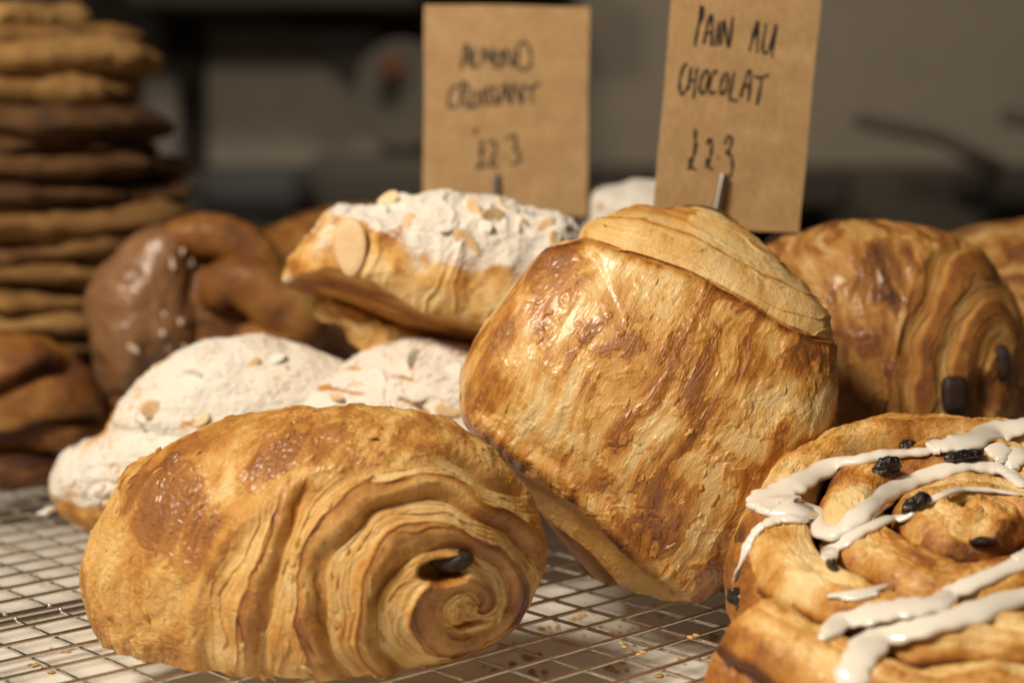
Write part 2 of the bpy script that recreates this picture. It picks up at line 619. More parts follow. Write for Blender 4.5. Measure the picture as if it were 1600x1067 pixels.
def make_rack(side, label, name='cooling_rack'):
    """side -1 = the rack nearer the camera (towards +SD), +1 = the farther rack"""
    sgn = 1 if side < 0 else -1
    base = seam + SD * sgn * 20
    e = empty(name, (base[0], base[1], -0.2), label, 'cooling rack', 'wire cooling racks')
    W, L = 52.0, 46.0
    a0 = seam + SD * sgn * 0.32
    b = MB()
    nl = 40
    for i in range(nl):
        o = a0 + SD * sgn * (0.95 + i * 1.22)
        pts = [o + LD * (s + 0.0) + np.array([0, 0, -0.055 + 0.02 * math.sin(s * 0.3 + i)]) + SD * 0.015 * math.sin(s * .8 + i * 2) for s in np.linspace(-L, L, 30)]
        b.tube(pts, 0.052, 8)
    b.build('long_wires', M_steel, e)
    b = MB()
    ns = int(2 * L / 1.28)
    for i in range(ns):
        o = a0 + LD * (-L + 0.4 + i * 1.28)
        q0 = o + np.array([0, 0, -0.10])
        pts = [q0, q0 + SD * sgn * 0.10 + np.array([0, 0, -0.055])]
        pts += [o + SD * sgn * s + np.array([0, 0, -0.155]) for s in np.linspace(0.5, W, 16)]
        b.tube(pts, 0.045, 8)
        b.tube([q0 - SD * sgn * 0.03 + np.array([0, 0, d]) for d in (-0.06, -0.02, 0.03, 0.05)], [0.03, 0.062, 0.062, 0.02], 8)
    b.build('cross_wires', M_steel, e)
    b = MB()
    b.tube([a0 + LD * s + np.array([0, 0, -0.19]) for s in np.linspace(-L, L, 12)], 0.10, 12)
    b.build('edge_wire', M_steel, e)
    b = MB()
    for s in (-30, -10, 12, 34):
        o = a0 + LD * s + np.array([0, 0, -0.29])
        b = MB()
        b.tube([o, o + np.array([0, 0, -0.6]) + LD * 0.2, o + np.array([0, 0, -1.12]) + LD * 0.7, o + np.array([0, 0, -1.12]) + LD * 1.3, o + np.array([0, 0, -0.6]) + LD * 1.8, o + LD * 2.0], 0.08, 8)
        b.build('foot', M_steel, e)


make_rack(-1, 'front steel wire cooling rack under the two nearest chocolate pastries')
make_rack(1, 'rear steel wire cooling rack under the powdered croissants')

# ------------------------------------------------------------------ surface patterns
def paint(px, py, spots):
    """soft-edged patches in the pastry's own front plane: (x, y, rx, ry, angle deg, value)"""
    t = 0
    for x, y, rx, ry, a, v in spots:
        ca, sa = math.cos(math.radians(a)), math.sin(math.radians(a))
        dx, dy = px - x, py - y
        u = (dx * ca + dy * sa) / rx
        w = (-dx * sa + dy * ca) / ry
        t = t + v * np.exp(-(u * u + w * w) ** 1.4)
    return t


def rot_coords(px, py, P, ang, k):
    """pattern coordinates (cm): along and across a streak direction, plus depth"""
    ca, sa = math.cos(math.radians(ang)), math.sin(math.radians(ang))
    a = (px * ca + py * sa) * k
    b = (-px * sa + py * ca) * k
    return np.stack([a, b, P[..., 1]], -1).astype(np.float32)


def terrace(n, k, sharp=.78):
    q = n * k
    fl = np.floor(q)
    return (fl + sst(sharp, 1, q - fl)) / k


def edges(n, k, at=.9, w=.09):
    q = n * k
    return np.exp(-((q - np.floor(q) - at) / w) ** 2)


def crust_skin(px, py, P, ang, k, seed, wr=1.0, along=0.35, across=1.5, warp=1.5):
    """egg-washed, stretch-marked outer skin: displacement, tone, gloss, peel mask"""
    Q = rot_coords(px, py, P, ang, k)
    wv = np.stack([fbm(P, 0.45, 2, seed + 11), fbm(P, 0.45, 2, seed + 23), fbm(P, 0.45, 2, seed + 31)], -1) - 0.5
    Qw = Q + wv * warp
    st = fbm(Qw, (along, across * .55, 0.4), 4, seed + 1)
    st2 = fbm(Qw, (along * 2.2, across * 1.8, 1.0), 4, seed + 2)
    wrk = ridged(Qw, (along * 1.7, across * 1.1, .7), 3, seed + 3)
    fine = ridged(Qw + wv, (along * 5, across * 2.6, 2.0), 2, seed + 4)
    pl = fbm(Qw, (along * 1.9, across * .8, .8), 5, seed + 5, 0.6)
    peel = sst(0.54, 0.60, pl)
    bl = fbm(P, 2.2, 3, seed + 6)
    blister = sst(0.60, 0.78, bl)
    ter = terrace(fbm(Qw, (along * 2.2, across * 1.6, 1.0), 3, seed + 8), 14)
    disp = wr * (0.16 * (ter - .5) + 0.18 * (st - .5) + 0.06 * (wrk - .45) + 0.022 * (fine - .4)) + 0.028 * blister - 0.018 * peel
    tone = 0.42 + 1.35 * (st - 0.5) + 1.5 * (st2 - .5) + .6 * (fbm(Qw, (along * 3, across * 4.5, 2.0), 3, seed + 12) - .5) + 0.16 * (0.5 - wrk) - 0.02 * blister
    tone = np.where(tone > .62, .62 + (tone - .62) * .45, tone)
    tone = tone * (1 - peel * 0.55) + 0.06 * peel * (fbm(P, 6, 2, seed + 9) - .5)
    gloss = (1 - peel * 0.8) * (0.75 + 0.9 * (fbm(P, 0.9, 3, seed + 7) - .25))
    return disp, tone, gloss.clip(0, 1), peel


# ------------------------------------------------------------------ 1. front pain au chocolat (spiral end to the right)
def yline(px, pts):
    pts = np.array(pts, float)
    return np.interp(px, pts[:, 0], pts[:, 1])


def sdist(px, py, poly):
    """signed distance (photo px) to an open curve; positive on its right-hand side when walking along it"""
    pts = spline(poly, 3)
    best = np.full(px.shape, 1e9); sg = np.ones(px.shape)
    for i in range(len(pts) - 1):
        ax, ay = pts[i]; dx, dy = pts[i + 1] - pts[i]
        L2 = dx * dx + dy * dy
        if L2 < 1e-9: continue
        t_ = ((px - ax) * dx + (py - ay) * dy) / L2
        if i > 0: t_ = np.maximum(t_, 0)
        if i < len(pts) - 2: t_ = np.minimum(t_, 1)
        ex_, ey_ = px - ax - t_ * dx, py - ay - t_ * dy
        d_ = ex_ * ex_ + ey_ * ey_
        m_ = d_ < best
        best = np.where(m_, d_, best)
        sg = np.where(m_, np.sign(dx * ey_ - dy * ex_), sg)
    return np.sqrt(best) * sg


def ring_pattern(px, py, P, c0, scale_fn, k, seed, hand=-1, twist=1.0):
    u = (px - c0[0]) * k
    v = (c0[1] - py) * k
    wn = (fbm(P, 0.55, 2, seed) - .5) * 0.8
    wn2 = (fbm(P, 2.4, 3, seed + 2) - .5) * 0.10
    th = np.arctan2(v, u)
    pit = scale_fn(th)
    rho = np.hypot(u, v)
    s = rho / pit + hand * th / (2 * math.pi) * twist + (wn * np.clip(rho / 2.5, 0.1, 1) + wn2 * np.clip(rho, .2, 1)) 
    return s, rho, th


def layer_profile(f):
    """one lamella: rounded browned band, then a ragged pale groove"""
    band = np.sin(np.clip(f / 0.62, 0, 1) * math.pi) ** 0.55
    return band


o1 = [(118, 900), (121, 868), (140, 820), (163, 778), (190, 738), (230, 708), (282, 680), (345, 655), (420, 640), (500, 633), (580, 633), (650, 640),
      (700, 655), (745, 685), (790, 730), (828, 782), (846, 830), (851, 880), (840, 925), (815, 968), (770, 1003), (700, 1045), (640, 1075), (560, 1100), (430, 1105),
      (300, 1090), (210, 1050), (160, 1015), (135, 975), (124, 935)]


def scale1(th):
    # wide rings on the left, tight ones on the right
    l = np.clip(-np.cos(th), 0, 1)
    r = np.clip(np.cos(th), 0, 1)
    upv = np.clip(np.sin(th), 0, 1)
    return 0.94 + 0.44 * l - 0.20 * r - 0.04 * upv


CR1 = [(338, 1140), (330, 1060), (335, 980), (350, 900), (390, 835), (445, 780), (520, 738), (600, 712), (690, 700), (765, 725), (815, 775), (850, 850), (860, 930)]


def det1(px, py, P, N, fr):
    k = 41 / F
    wob = (fbm(P, 1.1, 4, 3.3) - .5) * 70
    din = sdist(px + wob * .35, py + wob * .35, CR1)     # >0 inside the ring area
    ringm = sst(-14, 22, din) * fr
    sd, tone, gloss, peel = crust_skin(px, py, P, 115, k, 5.0, 0.7)
    # left flank: pale, vertical flaky striations
    s, rho, th = ring_pattern(px, py, P, (750, 922), scale1, k, 2.2, -1)
    f = s - np.floor(s)
    LQ = np.stack([s * 7, np.cos(th) * (1.2 + rho * .3), np.sin(th) * (1.2 + rho * .3)], -1).astype(np.float32)
    stl = fbm(LQ, (1, 1, 1), 4, 3.3)                 # thin leaves running along the lamella
    stf = ridged(LQ, (1.6, .9, 1), 2, 4.3)
    mod = fbm(P, .8, 3, 17.0)
    e0 = .44 + .30 * (mod - .5)
    band = np.sin(np.clip(f / (e0 + .08), 0, 1) * math.pi) ** .5 * (f < e0 + .08)
    groove = sst(e0, e0 + .05, f)
    lip = np.exp(-((f - e0 - .02) / .030) ** 2)
    rag = fbm(P, 5, 3, 8.8)
    amp = 0.23 * np.clip(0.35 + rho / 2.2, 0.4, 1.35) * (.6 + .9 * fbm(P, .7, 2, 19))
    sq = s * 3.0 + 1.3 * fbm(P, .7, 3, 61.)
    sheet = 1 - (sq - np.floor(sq)); brk = sst(.38, .6, fbm(P, 1.4, 3, 62.))
    rd = .045 * (sheet - .5) * brk * np.clip(rho, .2, 1) + amp * (sst(0, .32, f) * (1 - groove) + groove * (.55 - .75 * (f - e0)) - .5) + .05 * lip + groove * .085 * (stl - .5) + .05 * groove * (stf - .5) + .03 * (fbm(P, 2.5, 3, 4.1) - .5)
    rt = (.02 + .46 * fbm(P, .8, 4, 27.)) * (sst(.0, .12, f) - .45 * np.sin(np.clip(f / e0, 0, 1) * math.pi) ** 2) * 1.35 * (1 - groove) + .17 + .60 * (fbm(P, 1.2, 4, 6.3) - .5) + groove * (.42 * (stl - .45) + .1 * (stf - .4))
    rt = rt + .09 * (1 - sheet) ** 3 * brk + .16 * lip * sst(.4, .6, fbm(P, 1.5, 2, 9.9)) + .22 * sst(.07, 0.0, f)
    rt = rt + .17 * sst(2.6, 1.2, rho) * (1 - groove) - .03
    spots = paint(px + wob * .5, py + wob * .5, [(270, 780, 70, 60, 40, .34), (345, 830, 55, 70, 20, .30), (500, 690, 60, 22, 8, .32), (560, 672, 70, 14, 5, .15),
                  (430, 715, 30, 26, 0, .28), (240, 870, 40, 22, 30, .22), (360, 745, 55, 25, -20, -.28), (470, 745, 45, 20, -30, -.18),
                  (330, 700, 60, 16, -25, .24), (700, 660, 50, 14, 25, .26), (180, 920, 50, 100, 0, -.26), (280, 960, 45, 90, 0, -.22), (200, 1020, 60, 50, 0, -.18),
                  (600, 655, 26, 10, 10, .25), (655, 690, 40, 12, 20, .2), (395, 690, 30, 12, 0, .22), (140, 985, 30, 20, 0, .35)])
    gl_spot = paint(px + wob * .5, py + wob * .5, [(290, 790, 95, 75, 40, .8), (520, 690, 90, 35, 5, .6), (440, 720, 60, 50, 0, .4)])
    stri = ridged(rot_coords(px, py, P, 90, k) + (fbm(P, .8, 2, 1.2) - .5)[..., None] * 1.1, (0.45, 3.2, 1.5), 3, 12.0)
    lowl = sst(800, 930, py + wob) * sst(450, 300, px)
    gp = sst(.28, .46, gl_spot + .9 * (fbm(P, 1.5, 4, 14.0) - .5))    # glazed skin, torn edges
    tone = tone * .55 + .14 + spots * .45 + .19 * gp + .03
    tone = np.where(tone > .6, .6 + (tone - .6) * .4, tone)
    sd = sd + .05 * gp
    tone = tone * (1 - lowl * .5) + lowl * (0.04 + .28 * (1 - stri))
    sd = sd + lowl * 0.10 * (stri - .5) + .16 * (terrace(fbm(P, (1.3, 1.3, 1.3), 4, 222), 9, .88) - .5)
    disp = sd * (1 - ringm) + rd * ringm
    # lip where crust overhangs the rings
    disp = disp + 0.12 * np.exp(-((din + 8) / 16) ** 2) * fr
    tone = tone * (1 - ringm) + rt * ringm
    gloss = np.clip(gloss * .45 + gp * .8, 0, 1) * (1 - ringm) + ringm * (0.65 * band + .12)
    # cavity that holds the chocolate stick, and a little slit
    cav = np.exp(-(((px - 702) / 33) ** 2 + ((py - 868) / 18) ** 2) ** 3)
    slit = np.exp(-(((px - 740) / 26) ** 2 + ((py - 952 + (px - 740) * .1) / 5) ** 2) ** 2)
    disp = disp - 0.7 * cav - 0.18 * slit
    tone = tone + .3 * slit + .25 * cav
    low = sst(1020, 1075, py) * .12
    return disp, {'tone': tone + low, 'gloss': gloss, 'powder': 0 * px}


e = empty('pain_au_chocolat', ground(480, 1030), 'plump golden pain au chocolat in front, spiral layers facing right', 'pastry', 'pains au chocolat')


def mac1(px, py, fr):
    # right end turns away a little, left flank falls back
    return 0.9 * sst(560, 130, px) * fr + 0.5 * sst(700, 860, px) * fr


ob, vf1 = body('crust', o1, 41.5, 3.5, 3.4, M_pac, e, center=(500, 880), macro=mac1, detail=det1, res=(1300, 430, 40), eb=0.85)
bv1 = bvh_of(vf1)


def lumpy_block(name, C, hw, hh, hd, mat, parent, rot=0.0, seed=1, n=24, pw=0.35, wr=0.03, freq=2.0):
    """rounded, slightly wrinkled lump with half sizes (cm) in camera right / up / forward directions"""
    u = np.linspace(0, 2 * math.pi, 2 * n, endpoint=False)
    w = np.linspace(-math.pi / 2 * .98, math.pi / 2 * .98, n)
    U, W_ = np.meshgrid(u, w)
    sp = lambda x: np.sign(x) * np.abs(x) ** pw
    x = sp(np.cos(W_)) * sp(np.cos(U)); y = sp(np.sin(W_)) + 0 * U; z = sp(np.cos(W_)) * sp(np.sin(U))
    cr, sr = math.cos(rot), math.sin(rot)
    X, Yv, Z = x * hw, y * hh, z * hd
    Xr, Yr = X * cr - Yv * sr, X * sr + Yv * cr
    P = C + RT * Xr[..., None] + UP * Yr[..., None] + FWD * Z[..., None]
    d = (ridged(P.astype(np.float32), freq, 3, seed) - .5) * 2 * wr
    nn = P - C
    nn /= np.linalg.norm(nn, axis=2, keepdims=True)
    P = P + nn * d[..., None]
    V = P.reshape(-1, 3)
    Fc = ring_faces(n, 2 * n)
    V = np.concatenate([V, P[0].mean(0)[None], P[-1].mean(0)[None]])
    nphi = 2 * n
    j = np.arange(0, nphi, 2)
    b_ = (n - 1) * nphi
    f0 = np.stack([np.full(len(j), len(V) - 2), (j + 2) % nphi, (j + 1) % nphi, j], -1)
    f1 = np.stack([np.full(len(j), len(V) - 1), b_ + j, b_ + (j + 1) % nphi, b_ + (j + 2) % nphi], -1)
    return mesh_obj(name, V, np.concatenate([Fc, f0, f1]), mat, parent)


pt, nn = hit(bv1, 702, 870)
lumpy_block('chocolate_stick', un(705, 877, (pt - CAM) @ FWD) + FWD * 0.24, 0.50, 0.26, 0.2, M_choc, e, seed=3, pw=.95, wr=.06)

def loose_flakes(vf, bv, mat, parent, n, seed, rect, ang=None):
    """torn scraps of baked leaf that cling to the crust, one mesh"""
    r_ = np.random.RandomState(seed)
    V = vf[0]
    mb = MB(); tones = []
    tries = 0; cnt = 0
    while cnt < n and tries < n * 20:
        tries += 1
        i = r_.randint(0, len(V) - 2)
        v = V[i]
        d = v - CAM
        dep = d @ FWD
        x, y = 800 + d[0] / dep * F, 533.5 - (d @ UP) / dep * F
        if not (rect[0] < x < rect[2] and rect[1] < y < rect[3]): continue
        if r_.rand() > .25 and (v[1] > parent.location[1] / S + 3): continue
        loc, nrm, fi, dist = bv.find_nearest(Vector(v))
        nrm = np.array(nrm)
        if nrm @ (v - rect_c(parent)) < 0: nrm = -nrm
        t0_ = (ang(x, y) if ang else 0) + r_.normal(0, .35)
        a = RT * math.cos(t0_) - UP * math.sin(t0_)
        a = a - nrm * (a @ nrm); a /= np.linalg.norm(a) + 1e-9
        b = np.cross(nrm, a)
        L, W = r_.uniform(.06, .26), r_.uniform(.03, .09)
        lift = r_.uniform(.0, .25)
        m = 9
        up_, lo_ = [], []
        for k in range(m):
            u = -1 + 2 * k / (m - 1)
            w = W * (1 - abs(u) ** 3 * .8) * r_.uniform(.5, 1.3)
            base = v + a * u * L + nrm * (.002 - .10 * u * u * L)
            up_.append(base + b * w + nrm * w * lift)
            lo_.append(base - b * w * .8)
        Vv = up_ + lo_
        mb.add(Vv, [(k, k + 1, m + k + 1, m + k) for k in range(m - 1)])
        tones += [float(np.clip(r_.normal(.27, .14), 0, .7))] * len(Vv)
        cnt += 1
    if not cnt: return
    o = mesh_obj('loose_flakes', np.array(mb.v), mb.f, mat, parent, attrs={'tone': tones, 'gloss': [.1] * len(tones), 'powder': [0.0] * len(tones)})
    sm = o.modifiers.new('thickness', 'SOLIDIFY'); sm.thickness = .010 * S; sm.offset = -1
    o['kind'] = 'stuff'


def rect_c(parent):
    return np.array(parent.location) / S + np.array([0, 2.0, 3.0])


loose_flakes(vf1, bv1, M_pac, e, 120, 3, (118, 680, 850, 1060), lambda x, y: math.atan2(y - 940, x - 722) + math.pi / 2)

# ------------------------------------------------------------------ 2. middle pain au chocolat, propped on its corner
o2 = [(720, 615), (726, 572), (754, 516), (804, 448), (848, 400), (878, 381), (908, 374), (918, 353), (952, 337), (1008, 316), (1051, 322), (1100, 316), (1150, 328),
      (1206, 371), (1249, 418), (1297, 473), (1306, 529), (1303, 628), (1284, 696), (1240, 765), (1206, 815), (1172, 868), (1110, 925), (1051, 949), (1010, 934), (960, 940),
      (900, 880), (840, 800), (790, 735), (745, 690), (724, 655)]
o2 = [(1007 + (x - 1015) * .975, 631 + (y - 635) * .99) for x, y in o2]
TOP2 = [(700, 420), (800, 400), (872, 390), (908, 381), (960, 402), (1030, 424), (1090, 448), (1150, 480), (1200, 512), (1250, 532), (1300, 541), (1400, 550)]
TOP2B = [(850, 300), (905, 340), (940, 342), (1005, 352), (1075, 375), (1150, 420), (1210, 445), (1280, 482), (1400, 520)]
TOP2C = [(850, 260), (1000, 300), (1045, 326), (1110, 340), (1190, 374), (1215, 394), (1300, 430)]
BOT2 = [(640, 580), (726, 662), (755, 680), (804, 722), (890, 770), (950, 830), (1000, 878), (1040, 912), (1062, 930), (1120, 960)]
BOT2B = [(640, 640), (735, 690), (790, 745), (850, 800), (920, 850), (960, 900), (1015, 938), (1120, 1000)]


def mac2(px, py, fr):
    d1 = yline(px, TOP2) - py
    d2 = yline(px, TOP2B) - py
    d3 = yline(px, TOP2C) - py
    b1 = py - yline(px, BOT2)
    b2 = py - yline(px, BOT2B)
    r = 0.50 * sst(-1, 3, d1) + 0.50 * sst(-1, 3, d2) + 0.45 * sst(-1, 3, d3)
    r = r - 0.25 * sst(60, 5, np.abs(d2 + 30)) * sst(0, 8, d1) - 0.1 * np.exp(-((d1 + 14) / 12) ** 2)
    r = r + 0.55 * sst(-1, 3, b1) + 1.5 * sst(-1, 4, b2)
    r = r - .25 * np.exp(-((b1 + 20) / 22) ** 2)
    v = ((px - 1015) * .40 - (py - 640) * .92) * 46 / F
    u = ((px - 1015) * .92 + (py - 640) * .40) * 46 / F
    r = r + .055 * v * v + .030 * np.clip(-u - .5, 0, 9) ** 2 - .5
    return r * fr


def det2(px, py, P, N, fr):
    k = 46 / F
    blot = fbm(P, .75, 5, 27.7, .62)
    sd, tone, gloss, peel = crust_skin(px, py, P, 118, k, 21.0, .55, along=.34, across=1.45, warp=.9)
    d1 = yline(px, TOP2) - py
    d2 = yline(px, TOP2B) - py
    b1 = py - yline(px, BOT2)
    b2 = py - yline(px, BOT2B)
    wob = (fbm(P, 1.3, 4, 7.3) - .5) * 60
    X, Y_ = px + wob, py + wob * .6
    spots = paint(X, Y_, [(800, 560, 26, 110, 28, .30), (760, 590, 20, 60, 20, .22), (920, 490, 55, 60, 20, .16), (1060, 590, 45, 85, 25, .34), (1120, 520, 40, 60, 25, .22),
                          (1150, 760, 60, 110, 30, .34), (1020, 760, 34, 80, 25, .28), (980, 640, 26, 60, 25, .12), (850, 620, 55, 60, 20, -.34), (890, 700, 70, 40, 30, -.2),
                          (1000, 700, 40, 60, 20, -.22), (1080, 700, 30, 90, 25, -.30), (1180, 620, 50, 70, 20, -.22), (1250, 600, 40, 90, 5, -.25), (1235, 570, 30, 50, 10, .2),
                          (1080, 810, 46, 70, 20, -.25), (1240, 520, 40, 30, 0, .18), (950, 430, 50, 18, 20, .12), (860, 440, 50, 20, -45, .14), (1010, 480, 50, 30, 20, -.12)])
    tone = (tone - .44) * .72 + .415 + spots * .34 + .85 * (blot - .5)
    pal = sst(.54, .58, fbm(P, .9, 5, 28.8, .6)) * sst(560, 700, py)
    tone = tone - .20 * pal; gloss = np.clip(gloss + .2, 0, 1) * (1 - .55 * pal); sd = sd - .02 * pal
    tone = np.where(tone > .62, .62 + (tone - .62) * .45, tone)
    top = sst(-3, 4, d1)
    pale = 0.10 + .5 * (fbm(P, .9, 4, 3.7) - .5) + 0.25 * sst(6, 0, np.abs(d2)) + .35 * sst(8, 30, d2) * sst(.5, .62, fbm(P, .9, 3, 1.9))
    tone = tone * (1 - top) + pale * top
    # toasted lip along the skin's cut edges; fold shadows painted as dark lines
    tone = tone + 0.22 * np.exp(-((d1 + 3) / 5) ** 2) + 0.22 * np.exp(-((b1 + 4) / 6) ** 2) + .35 * np.exp(-((d1 - 3) / 2.5) ** 2) + .3 * np.exp(-((d2 - 3) / 2.5) ** 2)
    bot = sst(-2, 5, b1)
    lamb = 2 * fbm(rot_coords(px, py, P, 40, k), (.4, 5, 1), 3, 2.2) - 1
    tone = tone * (1 - bot) + bot * (0.20 + .05 * lamb + .4 * (fbm(P, 1.3, 3, 5.5) - .5))
    bot2 = sst(-2, 5, b2)
    tone = tone * (1 - bot2) + bot2 * (0.52 + .5 * (fbm(P, 1.5, 3, 8.5) - .5))
    flat = np.maximum(top, bot)
    disp = sd * (1 - flat * .55) + flat * (0.05 * (fbm(P, 2.0, 4, 4.4) - .5) + .045 * (terrace(d1 / 60. + 1.2 * fbm(rot_coords(px, py, P, 25, k), (.3, 1.0, .5), 3, 5.1), 3, .88) * 3 % 1 - .5) * top) + bot * (1 - bot2) * 0.02 * lamb
    gloss = gloss * (1 - flat * .85) * (1 - .5 * sst(1180, 1280, px))
    return disp * (0.3 + .7 * fr), {'tone': tone, 'gloss': gloss, 'powder': 0 * px}


e = empty('pain_au_chocolat', ground(1051, 949), 'large upright pain au chocolat tilted on its corner in the centre', 'pastry', 'pains au chocolat')
ob, vf2 = body('crust', o2, 46.6, 3.5, 3.4, M_pac_streak, e, center=(1015, 640), macro=mac2, detail=det2, res=(1300, 430, 40), eb=0.36, er=0.90, zmin=0.0)

loose_flakes(vf2, bvh_of(vf2), M_pac, e, 24, 5, (720, 320, 1300, 950), lambda x, y: math.radians(118) if y > 380 + (x - 880) * .38 else math.radians(25))

# ------------------------------------------------------------------ 3. pain au chocolat at the right with two chocolate sticks showing
o3 = [(1180, 430), (1205, 370), (1250, 360), (1300, 349), (1345, 346), (1411, 350), (1469, 364), (1510, 383), (1535, 411), (1564, 453), (1584, 490), (1592, 531), (1593, 568),
      (1588, 605), (1575, 660), (1540, 740), (1470, 810), (1380, 835), (1280, 830), (1210, 760), (1175, 600)]


def scale3(th):
    l = np.clip(-np.cos(th), 0, 1)
    r = np.clip(np.cos(th), 0, 1)
    return 0.92 + 0.05 * l - 0.42 * r


CR3 = [(1150, 1000), (1330, 760), (1345, 640), (1370, 520), (1395, 440), (1430, 400), (1480, 385), (1530, 410), (1565, 455), (1600, 500)]


def det3(px, py, P, N, fr):
    k = 53 / F
    sd, tone, gloss, peel = crust_skin(px, py, P, 75, k, 41.0, 1.0)
    wob = (fbm(P, 1.1, 4, 31.3) - .5) * 40
    yb = yline(px + wob * .5, CR3) + wob * .5
    din = py - yb
    rm = sst(-10, 12, din) * fr
    pyc = 595 + (py - 595) * .62
    s, rho, th = ring_pattern(px, pyc, P, (1531, 595), scale3, k, 12.2, -1, 0.0)
    f = s - np.floor(s)
    band = layer_profile(f)
    groove = sst(.6, .72, f)
    lam = np.sin((f - .6) * 2 * math.pi * 8) * groove
    LQ = np.stack([s * 7, np.cos(th) * 1.8, np.sin(th) * 1.8], -1).astype(np.float32)
    stl = fbm(LQ, 1, 4, 3.9)
    sq = s * 2.0 + 1.0 * fbm(P, .7, 2, 61.)
    sheet = 1 - (sq - np.floor(sq))
    rd = .03 * (sheet - .5) + 0.13 * (sst(0, .3, f) * (1 - groove) - .6 * groove * (f - .6) - .5) * np.clip(rho / 1.2, .3, 1) + .06 * groove * (stl - .5)
    rt = (.1 + .5 * fbm(P, .7, 3, 28.)) * sst(0, .35, f) * (1 - groove) + .24 + .5 * (fbm(P, 1.4, 3, 6.3) - .5) + .5 * groove * (stl - .45)
    tone = (tone - .44) * .8 + .45 + paint(px + wob, py, [(1330, 430, 60, 50, 0, .2), (1420, 380, 60, 14, 5, -.18), (1230, 560, 30, 80, 0, .25), (1350, 480, 20, 60, 15, .25)])  # base tone raised to paint in the shade on this pastry
    disp = sd * (1 - rm) + rd * rm + .1 * np.exp(-((din + 6) / 10) ** 2) * fr
    tone = tone * (1 - rm) + rt * rm
    gloss = gloss * (1 - rm) + rm * .12
    cav = np.exp(-(((px - 1493) / 26) ** 2 + ((py - 617) / 38) ** 2) ** 3) + np.exp(-(((px - 1568) / 15) ** 2 + ((py - 567) / 34) ** 2) ** 3)
    disp = disp - .35 * cav
    return disp, {'tone': tone + .2 * cav, 'gloss': gloss, 'powder': 0 * px}


def mac3(px, py, fr):
    return (0.9 * sst(1330, 1180, px) + .3 * sst(1560, 1600, px)) * fr


e = empty('pain_au_chocolat', ground(1380, 835), 'shaded pain au chocolat at right showing two dark chocolate sticks', 'pastry', 'pains au chocolat')
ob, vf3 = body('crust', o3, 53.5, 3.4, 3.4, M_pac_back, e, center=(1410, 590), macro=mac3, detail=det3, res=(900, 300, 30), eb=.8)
bv3 = bvh_of(vf3)
pt, nn = hit(bv3, 1493, 617)
lumpy_block('chocolate_stick', pt + FWD * .50, .40, .60, .7, M_choc, e, seed=5, rot=.05, pw=.5)
pt, nn = hit(bv3, 1567, 567)
lumpy_block('chocolate_stick', pt + FWD * .34, .22, .56, .6, M_choc, e, seed=6, rot=.12, pw=.5)

# ------------------------------------------------------------------ 4. pain au chocolat cut by the right edge
o4 = [(1460, 380), (1500, 356), (1560, 346), (1640, 342), (1740, 370), (1790, 480), (1780, 640), (1700, 760), (1580, 790), (1480, 740), (1440, 600), (1440, 450)]


def det4(px, py, P, N, fr):
    sd, tone, gloss, peel = crust_skin(px, py, P, 10, 60 / F, 61.0, 1.0)
    return sd, {'tone': (tone - .44) * .8 + .5, 'gloss': gloss, 'powder': 0 * px}


e = empty('pain_au_chocolat', ground(1600, 760), 'dark pain au chocolat behind, cut off by the right edge', 'pastry', 'pains au chocolat')
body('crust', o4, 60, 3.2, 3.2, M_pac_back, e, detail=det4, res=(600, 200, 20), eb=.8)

# ------------------------------------------------------------------ almond croissants
def powder_from(N, P, bias, seed, spread=1.0):
    n = fbm(P, 1.4, 4, seed)
    return np.clip((N[..., 2] * 1.0 + bias + (n - .5) * 1.1) * spread, 0, 1)


def flake(name, C, nrm, L, W, ang, mat, parent, th=0.06, bend=0.05, label=None):
    """an almond slice: thin oval lens with a slight bend, lying on a surface with normal nrm"""
    nrm = nrm / np.linalg.norm(nrm)
    a = np.cross(nrm, [0.1, 0.2, 1.0]); a /= np.linalg.norm(a)
    b_ = np.cross(nrm, a)
    ca, sa = math.cos(ang), math.sin(ang)
    A, B = a * ca + b_ * sa, -a * sa + b_ * ca
    V, Fc = [], []
    nseg, rings = 28, [(0.02, th * .5), (.6, th * .5), (.9, th * .42), (1, 0), (.9, -th * .42), (.02, -th * .5)]
    for rr_, hh in rings:
        for k in range(nseg):
            q = 2 * math.pi * k / nseg
            x = math.cos(q) * rr_
            y = math.sin(q) * rr_ * (1 - .18 * math.cos(q))
            V.append(C + A * x * L + B * y * W + nrm * (hh + bend * (x * x - .5)))
    for i in range(len(rings) - 1):
        for k in range(nseg):
            Fc.append((i * nseg + k, i * nseg + (k + 1) % nseg, (i + 1) * nseg + (k + 1) % nseg, (i + 1) * nseg + k))
    o = mesh_obj(name, np.array(V), Fc, mat, parent)
    if label: o['label'] = label
    return o


# upper croissant, resting on the others, cut side down
oA = [(441, 434), (447, 416), (458, 398), (476, 376), (500, 346), (520, 326), (555, 324), (595, 322), (629, 307), (656, 304), (690, 298), (724, 310), (757, 309), (791, 311), (830, 322),
      (870, 338), (900, 358), (915, 385), (920, 430), (900, 490), (850, 540), (800, 552), (741, 541), (690, 531), (639, 523), (590, 508), (531, 478), (494, 465), (465, 455), (444, 447)]
EDGEA = [(420, 432), (445, 442), (490, 430), (520, 425), (560, 432), (600, 448), (640, 475), (690, 496), (750, 508), (850, 530), (950, 560)]


def macA(px, py, fr):
    b = py - yline(px, EDGEA)
    return (sst(-4, 10, b) * .45 + np.clip(b, 0, 80) / 80 * 1.9) * fr


